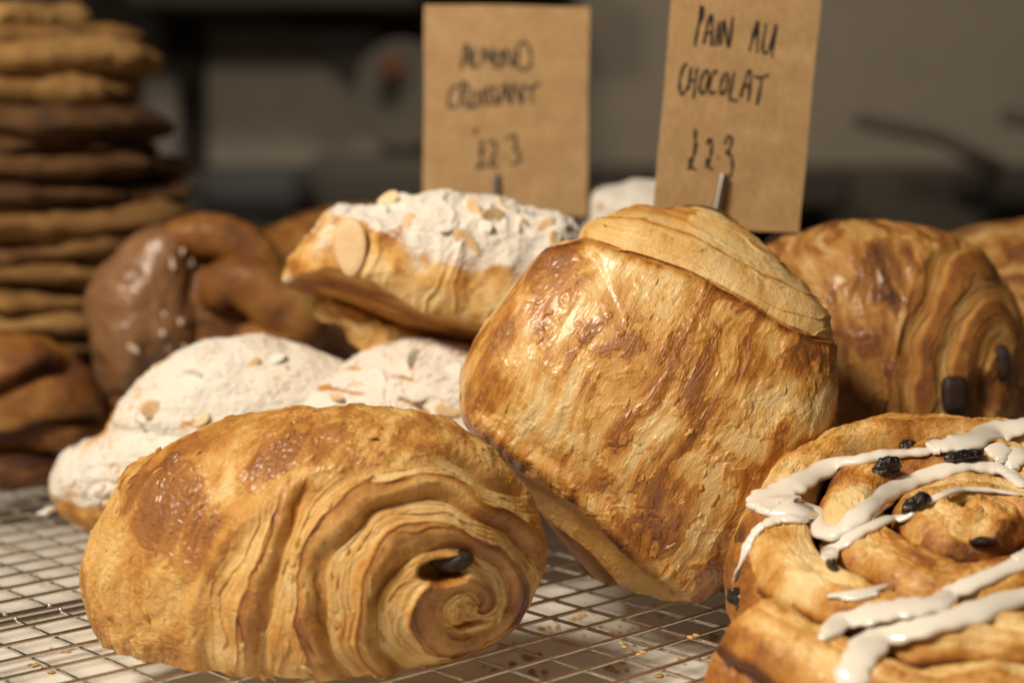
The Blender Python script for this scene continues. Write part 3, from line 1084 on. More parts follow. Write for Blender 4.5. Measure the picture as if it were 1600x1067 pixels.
def detA(px, py, P, N, fr):
    k = 52 / F
    b = py - yline(px, EDGEA)
    under = sst(-3, 6, b) * fr
    wob = (fbm(P, 1.2, 3, 71) - .5) * 50
    X, Y_ = px + wob, py + wob * .5
    Q = rot_coords(px, py, P, 100, k)
    ribs = ridged(Q + (fbm(P, .7, 2, 72) - .5)[..., None] * 1.2, (.25, .95, .4), 2, 73)
    fine = fbm(P, 2.2, 4, 74)
    disp = (0.30 * (ribs - .5) + 0.12 * (fine - .5)) * (1 - under)
    # almond pieces and sugar crust under the powder on top
    chunk = sst(.52, .60, fbm(P, (1.3, 1.3, 2.2), 3, 75))
    topm = sst(430, 360, py + wob * .4)
    disp = disp + (.06 * chunk + .28 * (terrace(fbm(P, (1.1, 1.1, 1.8), 4, 79), 9, .85) - .5)) * topm
    grain = np.sin((b * .35 + 5 * fbm(P, .5, 3, 76)))
    ug = ridged(rot_coords(px, py, P, 17, k), (.35, 3.5, 1), 3, 77)
    tone = .06 + .75 * (fine - .5) + .22 * (1 - ribs) + paint(X, Y_, [(500, 400, 40, 26, 0, .12), (480, 425, 50, 12, 20, .25), (560, 440, 40, 8, 10, .25), (640, 370, 50, 35, 0, .25), (720, 470, 60, 40, 0, -.12), (780, 400, 50, 50, 0, .1), (610, 440, 30, 30, 0, -.08)])
    tone = tone * (1 - under) + under * (.44 + .70 * (ug - .4) + .12 * sst(10, 60, b))
    disp = disp + under * .05 * (ug - .5)
    pw = powder_from(N, P, -.25, 78, 1.4) * sst(455, 560, px)
    pw = np.maximum(pw, sst(440, 390, py + wob * 1.1) * sst(600, 680, px) * .95)
    pw = np.maximum(pw, sst(372, 330, py + wob * .5) * sst(480, 560, px))
    pw = np.maximum(pw, paint(X, Y_, [(452, 438, 18, 9, 20, .8), (490, 362, 40, 7, -50, .5), (860, 430, 60, 90, 0, .9), (640, 345, 60, 30, 0, .6)]))
    pw = pw - .55 * edges(fbm(P, (1.1, 1.1, 1.8), 4, 79), 9, .92) * sst(.40, .58, fbm(P, 1.2, 3, 189))
    pw = pw.clip(0, 1) * (1 - under * .85)
    return disp, {'tone': tone, 'gloss': .25 * (1 - under) + 0 * px, 'powder': pw}


e = empty('almond_croissant', un(700, 540, 53), 'sugar dusted almond croissant lying on top with its flat underside showing', 'pastry', 'almond croissants')
ob, vfA = body('crust', oA, 53, 2.6, 2.6, M_croi, e, center=(690, 420), macro=macA, detail=detA, res=(900, 300, 40), eb=.9, zmin=None)
bvA = bvh_of(vfA)
body('filling', [(492, 482), (505, 466), (560, 485), (620, 505), (670, 520), (665, 560), (610, 572), (578, 548), (548, 532), (520, 508), (496, 496)], 53.8, .7, .6,
     M_croi, e, detail=lambda px, py, P, N, fr: (.7 * (fbm(P, 1.6, 4, 5) - .5), {'tone': .16 + .8 * (fbm(P, 2, 3, 6) - .5), 'gloss': .3 + 0 * px, 'powder': 0 * px}), res=(200, 50, 20), zmin=None)


def flakes_on(bv, parent, lst, mat=M_almond, seed=0):
    r_ = random.Random(seed)
    for it in lst:
        x, y, L, W, ang = it[:5]
        lift = it[5] if len(it) > 5 else 0.03
        tl = it[6] if len(it) > 6 else 0.25
        C, n = hit(bv, x, y)
        if C is None: continue
        nj = n + np.array([r_.uniform(-tl, tl), r_.uniform(-tl, tl), r_.uniform(-tl, tl)])
        flake('almond_slice', C + n * lift, nj, L, W, ang, mat, parent)


C, n = hit(bvA, 548, 388)
# big upright almond slice
a_ = -FWD * 1.0 + RT * -.25
o = flake('almond_slice', C - FWD * .22, a_, .88, .52, math.pi / 2 + .12, M_almond, e, th=.10, bend=.02, label='large bare almond slice standing on the tip')
flakes_on(bvA, e, [(606, 314, .36, .22, .5, .10, .9), (742, 330, .42, .20, 2.0, .04, .6), (783, 318, .34, .20, .8, .08, .9), (768, 336, .45, .22, .2, .03, .6),
                   (730, 380, .55, .24, 2.4, .02, .6), (818, 344, .34, .2, .1, .03, .8), (852, 354, .36, .2, .7, .03, .8), (868, 376, .34, .2, 1.9, .02, .6), (640, 346, .3, .18, 1.5, .02, .6)], seed=4)
M_dust = simple('dusted_almond', (0.80, 0.77, 0.71), 0.9, bmp=.8, bscale=14, var=.1)
flakes_on(bvA, e, [(590, 332, .35, .22, .9, .01, .5), (672, 310, .36, .22, .2, .04, .8), (712, 316, .36, .22, 1.0, .04, .8), (800, 330, .36, .2, 1.7, .02, .7), (700, 352, .42, .24, 1.1, .0, .5), (750, 358, .42, .24, .3, .0, .5)], mat=M_dust, seed=9)

# lower left croissant, thickly powdered
oB = [(72, 770), (76, 735), (95, 705), (130, 688), (160, 672), (172, 645), (200, 610), (240, 572), (285, 548), (330, 530), (390, 523), (440, 530), (500, 545), (545, 570), (600, 620), (610, 700), (560, 790),
      (470, 830), (350, 838), (240, 835), (180, 832), (130, 828), (95, 812)]


def macB(px, py, fr):
    u = px - 150; v = py - 770
    # the rolled tip bulges towards the camera; a crease separates it from the shoulder
    crease = np.exp(-((py - yline(px, [(60, 640), (160, 672), (260, 668), (340, 690), (500, 800)])) / 12) ** 2)
    return (.16 * crease - .6 * np.exp(-((u / 90) ** 2 + (v / 70) ** 2)) + 1.2 * sst(240, 60, px)) * fr


def detB(px, py, P, N, fr):
    wob = (fbm(P, 1.2, 3, 81) - .5) * 40
    X, Y_ = px + wob, py + wob
    u = (px - 205) * 52 / F; v = (778 - py) * 52 / F
    rho = np.hypot(u, v * 1.2); th = np.arctan2(v, u)
    s = rho / .62 - th / (2 * math.pi) + (fbm(P, 1, 2, 82) - .5) * .5
    f = s - np.floor(s)
    tipm = sst(2.1, 1.5, rho) * sst(700, 720, py + 0 * px)
    disp = .14 * (fbm(P, 1.1, 4, 83) - .5) + .14 * tipm * (np.sin(f * math.pi) ** .6 - .5)
    crk = ridged(P, 1.0, 3, 84)
    disp = disp + .05 * (crk - .5) + .36 * (terrace(fbm(P, (1.0, 1.0, 1.6), 4, 86), 11, .8) - .5)
    tone = .30 + .6 * (fbm(P, 1.8, 4, 85) - .5) + .15 * tipm * np.sin(f * math.pi)
    pw = powder_from(N, P, .20, 87, 1.2)
    pw = np.maximum(pw, sst(815, 735, py + wob)) * (.30 + .90 * fbm(P, 1.5, 5, 88, .6))
    pw = pw - paint(X, Y_, [(170, 812, 60, 26, 0, .8), (230, 800, 40, 26, 0, .5), (180, 715, 60, 14, 0, .18), (165, 650, 22, 34, 30, .6), (330, 655, 30, 8, 0, .4), (225, 610, 14, 16, 0, .3), (270, 640, 20, 10, 0, .2)])
    nB = fbm(P, (1.0, 1.0, 1.6), 4, 86)
    pw = pw - .55 * edges(nB, 11) * sst(.42, .60, fbm(P, 1.1, 3, 187))
    pw = np.maximum(pw, paint(X, Y_, [(165, 770, 40, 16, 10, .9)]))
    return disp, {'tone': tone, 'gloss': .2 + 0 * px, 'powder': np.clip(pw, 0, 1)}


e = empty('almond_croissant', ground(200, 832), 'thickly powdered almond croissant at left with a curled tip', 'pastry', 'almond croissants')
ob, vfB = body('crust', oB, 53.5, 2.8, 2.6, M_croi, e, center=(330, 690), macro=macB, detail=detB, res=(900, 260, 40), eb=.85)
bvB = bvh_of(vfB)
flakes_on(bvB, e, [(238, 642, .34, .28, .2, .12, .5), (312, 656, .34, .22, .7, .02, .5), (395, 570, .3, .16, 1.0, .01, .8)], seed=2)
flakes_on(bvB, e, [(215, 660, .4, .25, .4, .0, .4), (330, 600, .45, .28, 1.2, -.01, .4), (425, 560, .45, .25, .3, .0, .4), (300, 585, .38, .24, 0, .0, .4)], mat=M_dust, seed=3)
# loose sugared crumb at the tip
lumpy_block('sugared_crumb', un(72, 799, 54.0), .34, .10, .3, M_dust, e, seed=8, rot=.3, pw=.9, wr=.1, n=30)

# croissant between, under the upper one
oC = [(440, 650), (455, 622), (480, 602), (515, 580), (550, 560), (585, 540), (630, 530), (690, 530), (740, 540), (800, 560), (840, 640), (820, 760), (720, 810), (600, 810), (500, 760), (450, 700)]


def detC(px, py, P, N, fr):
    wob = (fbm(P, 1.2, 3, 91) - .5) * 30
    crk = np.abs(py + wob * .6 - yline(px, [(440, 600), (480, 612), (520, 605), (560, 610), (620, 618), (700, 640), (760, 640)]))
    crk2 = np.abs(py + wob * .5 - yline(px, [(600, 575), (650, 590), (700, 585), (740, 560)]))
    cm = np.maximum(np.exp(-(crk / 2.6) ** 2) * sst(.4, .55, fbm(P, 1.1, 2, 95)), np.exp(-(crk2 / 2.2) ** 2) * sst(.45, .55, fbm(P, 1.3, 2, 98)))
    chunk = sst(.50, .56, fbm(P, (.9, .9, 1.4), 3, 93))
    disp = .12 * (fbm(P, 1.0, 4, 92) - .5) + .40 * (terrace(fbm(P, (.8, .8, 1.3), 4, 93), 10, .85) - .5) - .12 * cm
    tone = .35 + .5 * (fbm(P, 2, 3, 94) - .5)
    pw = np.clip(powder_from(N, P, .7, 96, 1.8) * (.36 + .85 * fbm(P, 1.5, 5, 89, .6)) - 0.9 * cm - .6 * edges(fbm(P, (.8, .8, 1.3), 4, 93), 10, .92) * sst(.42, .58, fbm(P, 1.0, 3, 188)), 0, 1)
    return disp, {'tone': tone, 'gloss': .1 + 0 * px, 'powder': pw}


e = empty('almond_croissant', ground(640, 800), 'powdered almond croissant under the upper one, behind the front pastry', 'pastry', 'almond croissants')
ob, vfC = body('crust', oC, 52.5, 2.6, 2.6, M_croi, e, center=(640, 670), detail=detC, res=(700, 220, 30), eb=.8, tilt=(0, .35))
bvC = bvh_of(vfC)
flakes_on(bvC, e, [(478, 606, .42, .2, .7, .10, .8), (528, 622, .4, .2, 2.3, .08, .8), (700, 640, .5, .3, .3, .04)], seed=5)
flakes_on(bvC, e, [(650, 562, .62, .34, .3, .0, .3), (705, 585, .5, .3, 1.2, .0, .3), (590, 595, .5, .28, 2.2, -.01, .3), (660, 612, .5, .28, .9, -.01, .3)], mat=M_dust, seed=6)

# far croissant behind the cards
oD = [(900, 330), (905, 305), (925, 292), (960, 288), (1000, 283), (1030, 288), (1060, 300), (1090, 320), (1120, 360), (1110, 430), (1020, 470), (930, 440), (900, 380)]


def detD(px, py, P, N, fr):
    ribs = ridged(rot_coords(px, py, P, 110, 64 / F), (.2, .8, .4), 2, 103)
    return .22 * (ribs - .5), {'tone': .4 + .6 * (fbm(P, 1.5, 3, 104) - .5), 'gloss': .1 + 0 * px, 'powder': np.clip(powder_from(N, P, .25, 105, 1.5), 0, 1)}


e = empty('almond_croissant', un(1000, 470, 64), 'far powdered croissant peeking out between the two price cards', 'pastry', 'almond croissants')
body('crust', oD, 64, 2.4, 2.4, M_croi, e, detail=detD, res=(400, 120, 20), zmin=None)

# pastries heaped behind, hidden support of the upper croissants (their tops show between the front ones)
def det_plain(seed, base, glossv=.5, ang=20, k=.022):
    def fn(px, py, P, N, fr):
        sd, tone, gloss, peel = crust_skin(px, py, P, ang, k, seed, .9)
        return sd, {'tone': (tone - .44) * .7 + base, 'gloss': gloss * glossv * 2, 'powder': 0 * px}
    return fn


# ------------------------------------------------------------------ chocolate-dipped knot
e = empty('chocolate_knot', ground(230, 700), 'knotted brown pastry half dipped in milk chocolate', 'pastry')
body('dough', [(160, 500), (200, 410), (250, 362), (310, 350), (370, 358), (415, 392), (430, 430), (470, 480), (480, 540), (430, 600), (330, 660), (230, 700), (165, 690), (148, 600)], 65, 2.6, 2.6, M_knot, e,
     detail=det_plain(110, .70, .6), res=(500, 150, 20))
body('chocolate_glaze', [(145, 470), (158, 430), (195, 388), (240, 358), (280, 352), (308, 368), (318, 410), (322, 470), (332, 530), (322, 562), (285, 575), (250, 592), (205, 632), (165, 610), (148, 550)], 63.8, 2.7, 2.0,
     M_glaze, e, lumps=.5, res=(300, 90, 20), eb=.8)
bvg = bvh_of(_last[0])
def tube_body(name, pts, radii, Y, mat, parent, seed, base, gl=.6, n=64):
    P3 = np.array([un(x, y, Y + (d[0] if d else 0)) for (x, y, *d) in pts])
    C = spline(P3, 14)
    r = np.interp(np.linspace(0, 1, len(C)), np.linspace(0, 1, len(radii)), radii)
    endf = np.sqrt(np.clip(1 - (np.abs(np.linspace(-1, 1, len(C))) ** 8), 0, 1)) * .98 + .02
    r = r * endf
    T = np.gradient(C, axis=0); T /= np.linalg.norm(T, axis=1, keepdims=True)
    A = np.cross(T, FWD); A /= np.linalg.norm(A, axis=1, keepdims=True)
    B = np.cross(T, A)
    q = np.linspace(0, 2 * math.pi, n, endpoint=False)
    P = C[:, None] + r[:, None, None] * (np.cos(q)[None, :, None] * A[:, None] + np.sin(q)[None, :, None] * B[:, None])
    N = (P - C[:, None]) / np.maximum(r, 1e-3)[:, None, None]
    Pf = P.astype(np.float32)
    P = P + N * (.14 * (fbm(Pf, 1.2, 3, seed) - .5))[..., None]
    tone = base + .8 * (fbm(Pf, .9, 4, seed + 1) - .5)
    return mesh_obj(name, P.reshape(-1, 3), ring_faces(len(C), n), mat, parent, attrs={'tone': tone, 'gloss': gl + 0 * tone, 'powder': 0 * tone})


tube_body('dough_strand', [(250, 380), (300, 368), (350, 372), (395, 395), (412, 425), (400, 450)], [.7, .8, .85, .8, .6], 62.6, M_knot, e, 120, .58)
tube_body('dough_strand', [(325, 480), (350, 445), (395, 445), (440, 480), (465, 515), (430, 535), (370, 520)], [.7, .9, 1.1, 1.2, 1.1, .9, .6], 62.2, M_knot, e, 125, .50)
r_ = random.Random(5)
bvk = None
for (x, y, hw, hh, rt) in [(268, 408, .10, .30, .3), (284, 396, .08, .2, -.3), (296, 412, .17, .14, .5), (298, 436, .12, .12, 0), (304, 472, .10, .28, -.4), (314, 490, .14, .12, 0), (255, 491, .12, .11, 0),
                           (281, 504, .12, .12, 0), (254, 521, .12, .12, .6), (314, 524, .14, .12, 0), (208, 544, .26, .10, -.7), (286, 540, .2, .08, -.8), (262, 545, .14, .06, .5)]:
    q, n_ = hit(bvg, x, y)
    if q is None: continue
    lumpy_block('highlight_smear', q, hw, hh, .05, M_highlight, e, n=20, seed=x, rot=rt, pw=.9, wr=.06, freq=2)  # flat pale pieces imitate streaky glints on the glaze

e = empty('brown_pastry', ground(520, 690), 'blurred brown pastry behind the tip of the upper croissant', 'pastry')
body('crust', [(388, 400), (400, 368), (440, 348), (495, 328), (550, 318), (610, 322), (650, 350), (660, 450), (640, 600), (560, 660), (470, 640), (410, 560), (385, 470)], 70, 2.8, 2.8, M_knot, e,
     detail=det_plain(130, .66, .5), res=(400, 120, 20), zmin=0.0)

# ------------------------------------------------------------------ pastries at far left
e = empty('twisted_pastry', ground(60, 700), 'brown twisted pastry at the left edge below the biscuit stack', 'pastry')


def detT(px, py, P, N, fr):
    g1 = np.abs(py - yline(px, [(-60, 640), (20, 612), (60, 590), (95, 570), (150, 560)]))
    g2 = np.abs(py - yline(px, [(-60, 700), (40, 690), (90, 668), (160, 655)]))
    g = np.exp(-(g1 / 12) ** 2) + .8 * np.exp(-(g2 / 12) ** 2)
    return -.7 * g * fr + .15 * (fbm(P, 1, 3, 141) - .5), {'tone': .56 + .35 * g + .8 * (fbm(P, .9, 3, 142) - .5) - .3 * np.exp(-((py - 662) / 16) ** 2) * sst(120, 20, px), 'gloss': .5 + 0 * px, 'powder': 0 * px}


body('dough', [(-90, 600), (-60, 540), (0, 515), (60, 522), (108, 552), (148, 592), (161, 640), (146, 688), (80, 704), (0, 712), (-80, 710)], 61, 2.4, 2.4, M_knot, e, detail=detT, res=(500, 150, 20))
e = empty('dark_pastry', ground(30, 755), 'dark reddish pastry at the left edge under the twisted one', 'pastry')
body('dough', [(-90, 700), (0, 698), (70, 702), (100, 718), (96, 748), (40, 768), (-90, 775)], 61.2, 1.8, 2.0, M_knot, e, detail=det_plain(150, .92, .2), res=(300, 80, 16))
tube_body('rolled_end', [(140, 700), (170, 660), (190, 640), (215, 650)], [.5, .8, .8, .6], 63, M_knot, bpy.data.objects['chocolate_knot'], 155, .6)

# ------------------------------------------------------------------ biscuit stack
M_bis = pastry_mat('biscuit', stops=[(0, (0.50, 0.30, 0.11)), (.4, (0.30, 0.155, 0.045)), (.7, (0.13, 0.058, 0.018)), (1, (0.045, 0.02, 0.008))], fine=.2, rough=(.75, .5), coat=0, bmp=.8, sss=0)
# (y of the middle, half thickness px, right edge x, base tone, tilt)
layers = [(46, 20, 128, .0, .10, 'small pale biscuit topping the tall stack'), (70, 16, 216, .45, .02, 'dark thick biscuit second from the top of the stack'),
          (98, 20, 248, .22, .02, 'wide golden biscuit third from the top of the stack'), (146, 21, 222, .28, .03, 'golden biscuit fourth from the top, above the deep gap'),
          (190, 18, 270, .78, -.03, 'dark biscuit jutting out furthest at mid stack'), (230, 15, 246, .85, 0, 'dark thin biscuit just under the jutting one'),
          (264, 14, 286, .72, .02, 'brown biscuit in the upper middle of the stack'), (300, 14, 284, .74, 0, 'brown biscuit in the dark middle of the stack'),
          (342, 19, 292, .40, .01, 'thick biscuit level with the top of the chocolate knot'), (385, 14, 270, .60, 0, 'thin brown biscuit beside the top of the chocolate knot'),
          (420, 14, 262, .42, 0, 'biscuit beside the middle of the chocolate knot'), (454, 13, 256, .44, 0, 'biscuit in the lower stack left of the chocolate glaze'),
          (490, 15, 262, .22, 0, 'pale golden biscuit low in the stack'), (528, 14, 262, .55, 0, 'brown biscuit low in the stack above the twisted pastry'),
          (562, 13, 250, .5, 0, 'lowest visible biscuit of the stack behind the twisted pastry'), (596, 13, 250, .5, 0, None), (630, 13, 250, .5, 0, None), (660, 13, 250, .5, 0, None)]
for i, (yc, hp, xr, tb, ti, lab) in enumerate(layers):
    Y = 74
    cx = 40 if i else -20
    k = Y / F
    R = (xr - cx) * k
    C = un(cx, yc, Y)
    h = hp * k * 1.45
    na, nr = 160, 26
    q = np.linspace(0, 2 * math.pi, na, endpoint=False)
    rho = np.concatenate([np.linspace(.02, .86, 8), np.sin(np.linspace(math.asin(.88), math.pi / 2, 6)), np.sin(np.linspace(math.pi / 2, math.pi - math.asin(.88), 6))[1:], np.linspace(.86, .02, 7)])
    prof = np.concatenate([np.full(8, 1.0), np.linspace(.96, .0, 6), np.linspace(0, -.96, 6)[1:], np.full(7, -1.0)])
    wob = 1 + .05 * np.sin(q * 3 + i) + .03 * np.sin(q * 5 + 2 * i) + .025 * np.sin(q * 9 + 3 * i)
    X = rho[:, None] * R * wob * np.cos(q); Yv = rho[:, None] * R * wob * np.sin(q)
    Z = prof[:, None] * h * (1 - .25 * rho[:, None] ** 6) + ti * X + .12 * np.sin(q * 2 + i * 1.7) * rho[:, None] ** 2 * (R * .11) + .12 * np.sin(q * 5 + i * 2.7) * rho[:, None] ** 3
    P = C + np.stack([X, Yv, Z], -1)
    Pf = P.astype(np.float32)
    P = P + (np.stack([np.cos(q) + 0 * X, np.sin(q) + 0 * X, .8 * np.sign(prof)[:, None] + 0 * X], -1)) * (.42 * (fbm(Pf, 1.3, 5, i, .6) - .5))[..., None]
    tone = tb * .85 + .08 + .6 * (fbm(Pf, .8, 4, i + 3) - .5)
    V = np.concatenate([P.reshape(-1, 3)])
    if lab is None: continue
    o = mesh_obj('biscuit', V, ring_faces(len(rho), na), M_bis, None, attrs={'tone': tone, 'gloss': 0 * tone, 'powder': 0 * tone})
    tag(o, lab, 'biscuit', 'biscuits in the tall stack')
# what the stack stands on, hidden behind the nearer pastries
b = MB(); q = un(40, 580, 74)
b.tube([(q[0], q[1], z) for z in (-0.0, .1, un(40, 580, 74)[2] - .1)], [6.2, 6.4, 6.3], 48)
o = b.build('cake_stand', M_darker); tag(o, 'dark round stand under the tall biscuit stack', 'stand')

# ------------------------------------------------------------------ price cards
def plane_hit(px, py, p0, nrm):
    d = un(px, py, 10) - CAM
    return CAM + d * ((p0 - CAM).dot(nrm) / d.dot(nrm))


def card(label, corners, Y, yaw, pin, strokes, wpx, smudge=None):
    c = np.array(corners, float).mean(0)
    p0 = un(c[0], c[1], Y)
    nrm = np.array([math.sin(yaw), -math.cos(yaw), 0.03]); nrm /= np.linalg.norm(nrm)
    pb = plane_hit(pin[1][0], pin[1][1], p0, nrm)
    e = empty('price_card', pb, label, 'price card', 'handwritten price cards')
    pts = []
    cs = corners
    # edges with a little wobble, cut by hand
    for i in range(4):
        a_, b_ = np.array(cs[i], float), np.array(cs[(i + 1) % 4], float)
        for s_ in np.linspace(0, 1, 14, endpoint=False):
            q = a_ + (b_ - a_) * s_
            pts.append(q + np.array([math.sin(s_ * 9 + i), math.cos(s_ * 7 + i * 2)]) * .7)
    A = [plane_hit(x, y, p0, nrm) for x, y in pts]
    bow = [-.10 * math.cos((q[1] - c[1]) / 170.0) for q in pts]
    B = [q - nrm * .045 for q in A]
    n = len(A)
    mb = MB()
    mb.add(A + B, [tuple(range(n)), tuple(range(2 * n - 1, n - 1, -1))] + [(i, i + n, (i + 1) % n + n, (i + 1) % n) for i in range(n)])
    mb.build('card', M_kraft, e, smooth=False)
    mb = MB()
    kk = Y / F
    for st in strokes:
        if len(st) == 1:
            st = [st[0], (st[0][0] + 1.5, st[0][1] + 2)]
        sp = spline(st, 6)
        W3 = [plane_hit(x, y, p0, nrm) for x, y in sp]
        T = np.gradient(np.array(W3), axis=0)
        T /= np.linalg.norm(T, axis=1, keepdims=True) + 1e-9
        Sd = np.cross(T, nrm)
        V = []
        for i, q in enumerate(W3):
            ww = wpx * kk * .5 * (1.0 + .25 * math.sin(i * .9 + sp[0][0]))
            V += [q + nrm * .006 + Sd[i] * ww, q + nrm * .011, q + nrm * .006 - Sd[i] * ww]
        Fc = []
        for i in range(len(W3) - 1):
            Fc += [(3 * i, 3 * i + 1, 3 * i + 4, 3 * i + 3), (3 * i + 1, 3 * i + 2, 3 * i + 5, 3 * i + 4)]
        mb.add(V, Fc)
    mb.build('writing', M_ink, e)
    a_ = plane_hit(*pin[0], p0, nrm) + nrm * .16
    b_ = plane_hit(*pin[1], p0, nrm) + nrm * .16
    w_ = pin[2] * kk * .5
    mb = MB()
    mb.tube([a_ + (a_ - b_) * .03, a_, a_ + (b_ - a_) * .06, b_, b_ + (b_ - a_) * .8], [w_ * .35, w_ * .8, w_ * .85, w_ * 1.1, w_ * 1.15], 16)
    mb.build('pin', M_pin, e)
    if smudge:
        mb = MB(); q = plane_hit(*smudge, p0, nrm)
        mb.add([q + nrm * .007 + np.array([.10 * math.cos(t_), 0, .16 * math.sin(t_)]) for t_ in np.linspace(0, 2 * math.pi, 14, endpoint=False)], [tuple(range(14))])
        mb.build('smudge', simple('brown_smudge', (0.22, 0.09, 0.03), .8), e)
    return e


def T(o, s, *st):
    return [[(o[0] + x / s, o[1] + y / s) for x, y in q] for q in st]


t1 = T((660, 50), 7.27,
       [(445, 430), (470, 280), (505, 140), (530, 270), (545, 400)], [(455, 320), (550, 305)],
       [(590, 190), (575, 380), (640, 400)],
       [(665, 400), (700, 180), (750, 330), (790, 190), (805, 390)],
       [(870, 230), (830, 290), (835, 390), (880, 400), (910, 320), (870, 230)],
       [(930, 400), (935, 200), (1020, 400), (1025, 200)],
       [(1085, 170), (1075, 390)], [(1075, 160), (1160, 120), (1230, 230), (1225, 380), (1150, 440), (1060, 370)],
       [(410, 615), (340, 640), (300, 750), (315, 860), (390, 840)],
       [(430, 850), (450, 570)], [(450, 570), (515, 600), (500, 690), (445, 720), (530, 880)],
       [(600, 680), (550, 740), (555, 840), (610, 850), (650, 760), (600, 680)],
       [(690, 660), (690, 830)],
       [(780, 625), (725, 655), (745, 725), (775, 780), (715, 835)],
       [(860, 620), (805, 655), (820, 725), (850, 785), (795, 840)],
       [(870, 830), (940, 585), (985, 820)], [(890, 715), (975, 700)],
       [(1010, 820), (1030, 590), (1130, 820), (1130, 600)],
       [(1140, 600), (1220, 640), (1340, 575)], [(1240, 640), (1240, 815)])
t1 += T((700, 180), 7.62,
        [(440, 335), (385, 320), (400, 430), (390, 580), (340, 650)], [(335, 620), (390, 600), (460, 615)], [(350, 440), (440, 430)],
        [(485, 340), (530, 310), (570, 370), (550, 480), (500, 595), (600, 590)], [(650, 470)],
        [(700, 290), (770, 240), (820, 300), (780, 395)], [(780, 395), (850, 460), (840, 560), (745, 590)])
card('kraft card handwritten ALMOND CROISSANT, in front of the grey wall', [(663, 7), (921, 11), (917, 338), (661, 332)], 62, 0.03, ((774, 270), (774, 312), 11), t1, 4.6, smudge=(743, 205))
t2 = T((1040, 0), 5.614,
       [(255, 410), (285, 240), (315, 50)], [(315, 50), (330, 90), (322, 150), (278, 265)],
       [(335, 390), (360, 260), (395, 135), (410, 200), (403, 410)], [(335, 300), (412, 285)],
       [(470, 190), (440, 415)],
       [(480, 400), (510, 180), (550, 425), (590, 145)],
       [(735, 450), (770, 310), (808, 190), (800, 470)], [(750, 312), (825, 290)],
       [(880, 210), (850, 430), (875, 468), (915, 420), (970, 215)], [(970, 215), (930, 510)],
       [(195, 572), (165, 575), (125, 700), (130, 815), (160, 822), (195, 760)],
       [(225, 590), (200, 790)], [(275, 600), (245, 860)], [(200, 715), (265, 705)],
       [(355, 610), (312, 700), (300, 795), (325, 825), (362, 760), (378, 660), (355, 610)],
       [(452, 645), (435, 625), (395, 700), (382, 795), (405, 825), (440, 800)],
       [(545, 650), (512, 660), (480, 770), (490, 830), (522, 800), (547, 700), (545, 650)],
       [(605, 630), (560, 850), (590, 880), (632, 887)],
       [(655, 860), (725, 630), (748, 680), (725, 895)], [(680, 760), (745, 755)],
       [(775, 660), (815, 685), (905, 660)], [(850, 680), (800, 925)])
t2 += T((1040, 180), 6.67,
        [(310, 145), (308, 300), (300, 400), (262, 500), (240, 572)], [(245, 450), (262, 530), (320, 575)], [(288, 330), (342, 308)], [(280, 392), (325, 385)],
        [(432, 315), (455, 248), (482, 290), (473, 400), (450, 490), (412, 548)], [(425, 450), (440, 520), (488, 575)], [(545, 440)],
        [(615, 300), (650, 228), (690, 240), (675, 340), (625, 402)], [(625, 402), (672, 415), (697, 500), (682, 620), (640, 648), (600, 632)])
card('kraft card handwritten PAIN AU CHOCOLAT, nearer and leaning right', [(1053, -36), (1287, -36), (1248, 364), (1019, 352)], 52.5, 0.12, ((1128, 272), (1117, 330), 13), t2, 4.6)

# ------------------------------------------------------------------ iced raisin swirl at the right
TL = math.radians(15.5)
BC = un(1530, 795, 39.5)
ex = np.array([1.0, 0, 0]); ey = np.array([0, math.cos(TL), math.sin(TL)]); en = np.array([0, -math.sin(TL), math.cos(TL)])
PITCHB = 1.75
TH0 = math.radians(207)
na, nr, nsd = 1500, 460, 90
th = np.linspace(0, 2 * math.pi, na, endpoint=False)
ph = (th - TH0) % (2 * math.pi)
Rout = 7.15 - PITCHB * ph / (2 * math.pi)
# soften the step where the outer end is tucked in
Rout = Rout - .38 * np.exp(-((th - 2.5) / .55) ** 2) + .55 * np.exp(-((th - 1.2) / .6) ** 2)
blend = sst(math.radians(352), math.radians(360), ph)
Rout = Rout * (1 - blend) + (7.15) * blend
Rout = Rout + .10 * np.sin(th * 7) + .06 * np.sin(th * 13 + 1)
rr = np.linspace(0.01, 1, nr)
RHO = rr[:, None] * Rout
THm = th[None, :] + 0 * RHO
X = RHO * np.cos(THm); Yb = RHO * np.sin(THm)
P0 = np.stack([X, Yb, 0 * X], -1).astype(np.float32)
wn = (fbm(P0, .35, 3, 200) - .5) * .55
s = (7.15 - RHO) / PITCHB - ((THm - TH0) % (2 * math.pi)) / (2 * math.pi) + wn * np.clip(RHO / 3, .2, 1) * sst(0, 1.2, Rout - RHO)
f = s - np.floor(s)
f = np.where(s < 0, 0.02, f)
coil = np.clip(1 - np.abs(2 * f - 1) ** 3.6, 0, 1)
coil = np.maximum(coil, 0)
gn = fbm(P0, .9, 3, 201)
depthg = .92 + .5 * (gn - .5)
core = np.exp(-(RHO / 1.1) ** 2)
Hh = -0.022 * RHO ** 2 + depthg * (coil ** .75 - 1) * (1 - .6 * core) + .25 * core + .42 * (fbm(P0, .7, 4, 202) - .5)
CQ = np.stack([s * 5, np.cos(THm) * (RHO * .5 + 1), np.sin(THm) * (RHO * .5 + 1)], -1).astype(np.float32)
cst = fbm(CQ, 1.0, 4, 215)
Hh = Hh + .05 * (ridged(P0 * [1, 1, 1], 1.6, 3, 203) - .5) + .35 * (terrace(cst, 12) - .5) * coil
Hh = Hh + .55 * sst(1.5, 5.0, Yb)
grv = sst(.45, .1, coil)
tone = .20 + .84 * grv + 1.5 * (fbm(P0, .6, 5, 204, .6) - .5) * (1 - grv * .5) + .12 * sst(.55, .8, fbm(P0, 2.2, 3, 205))
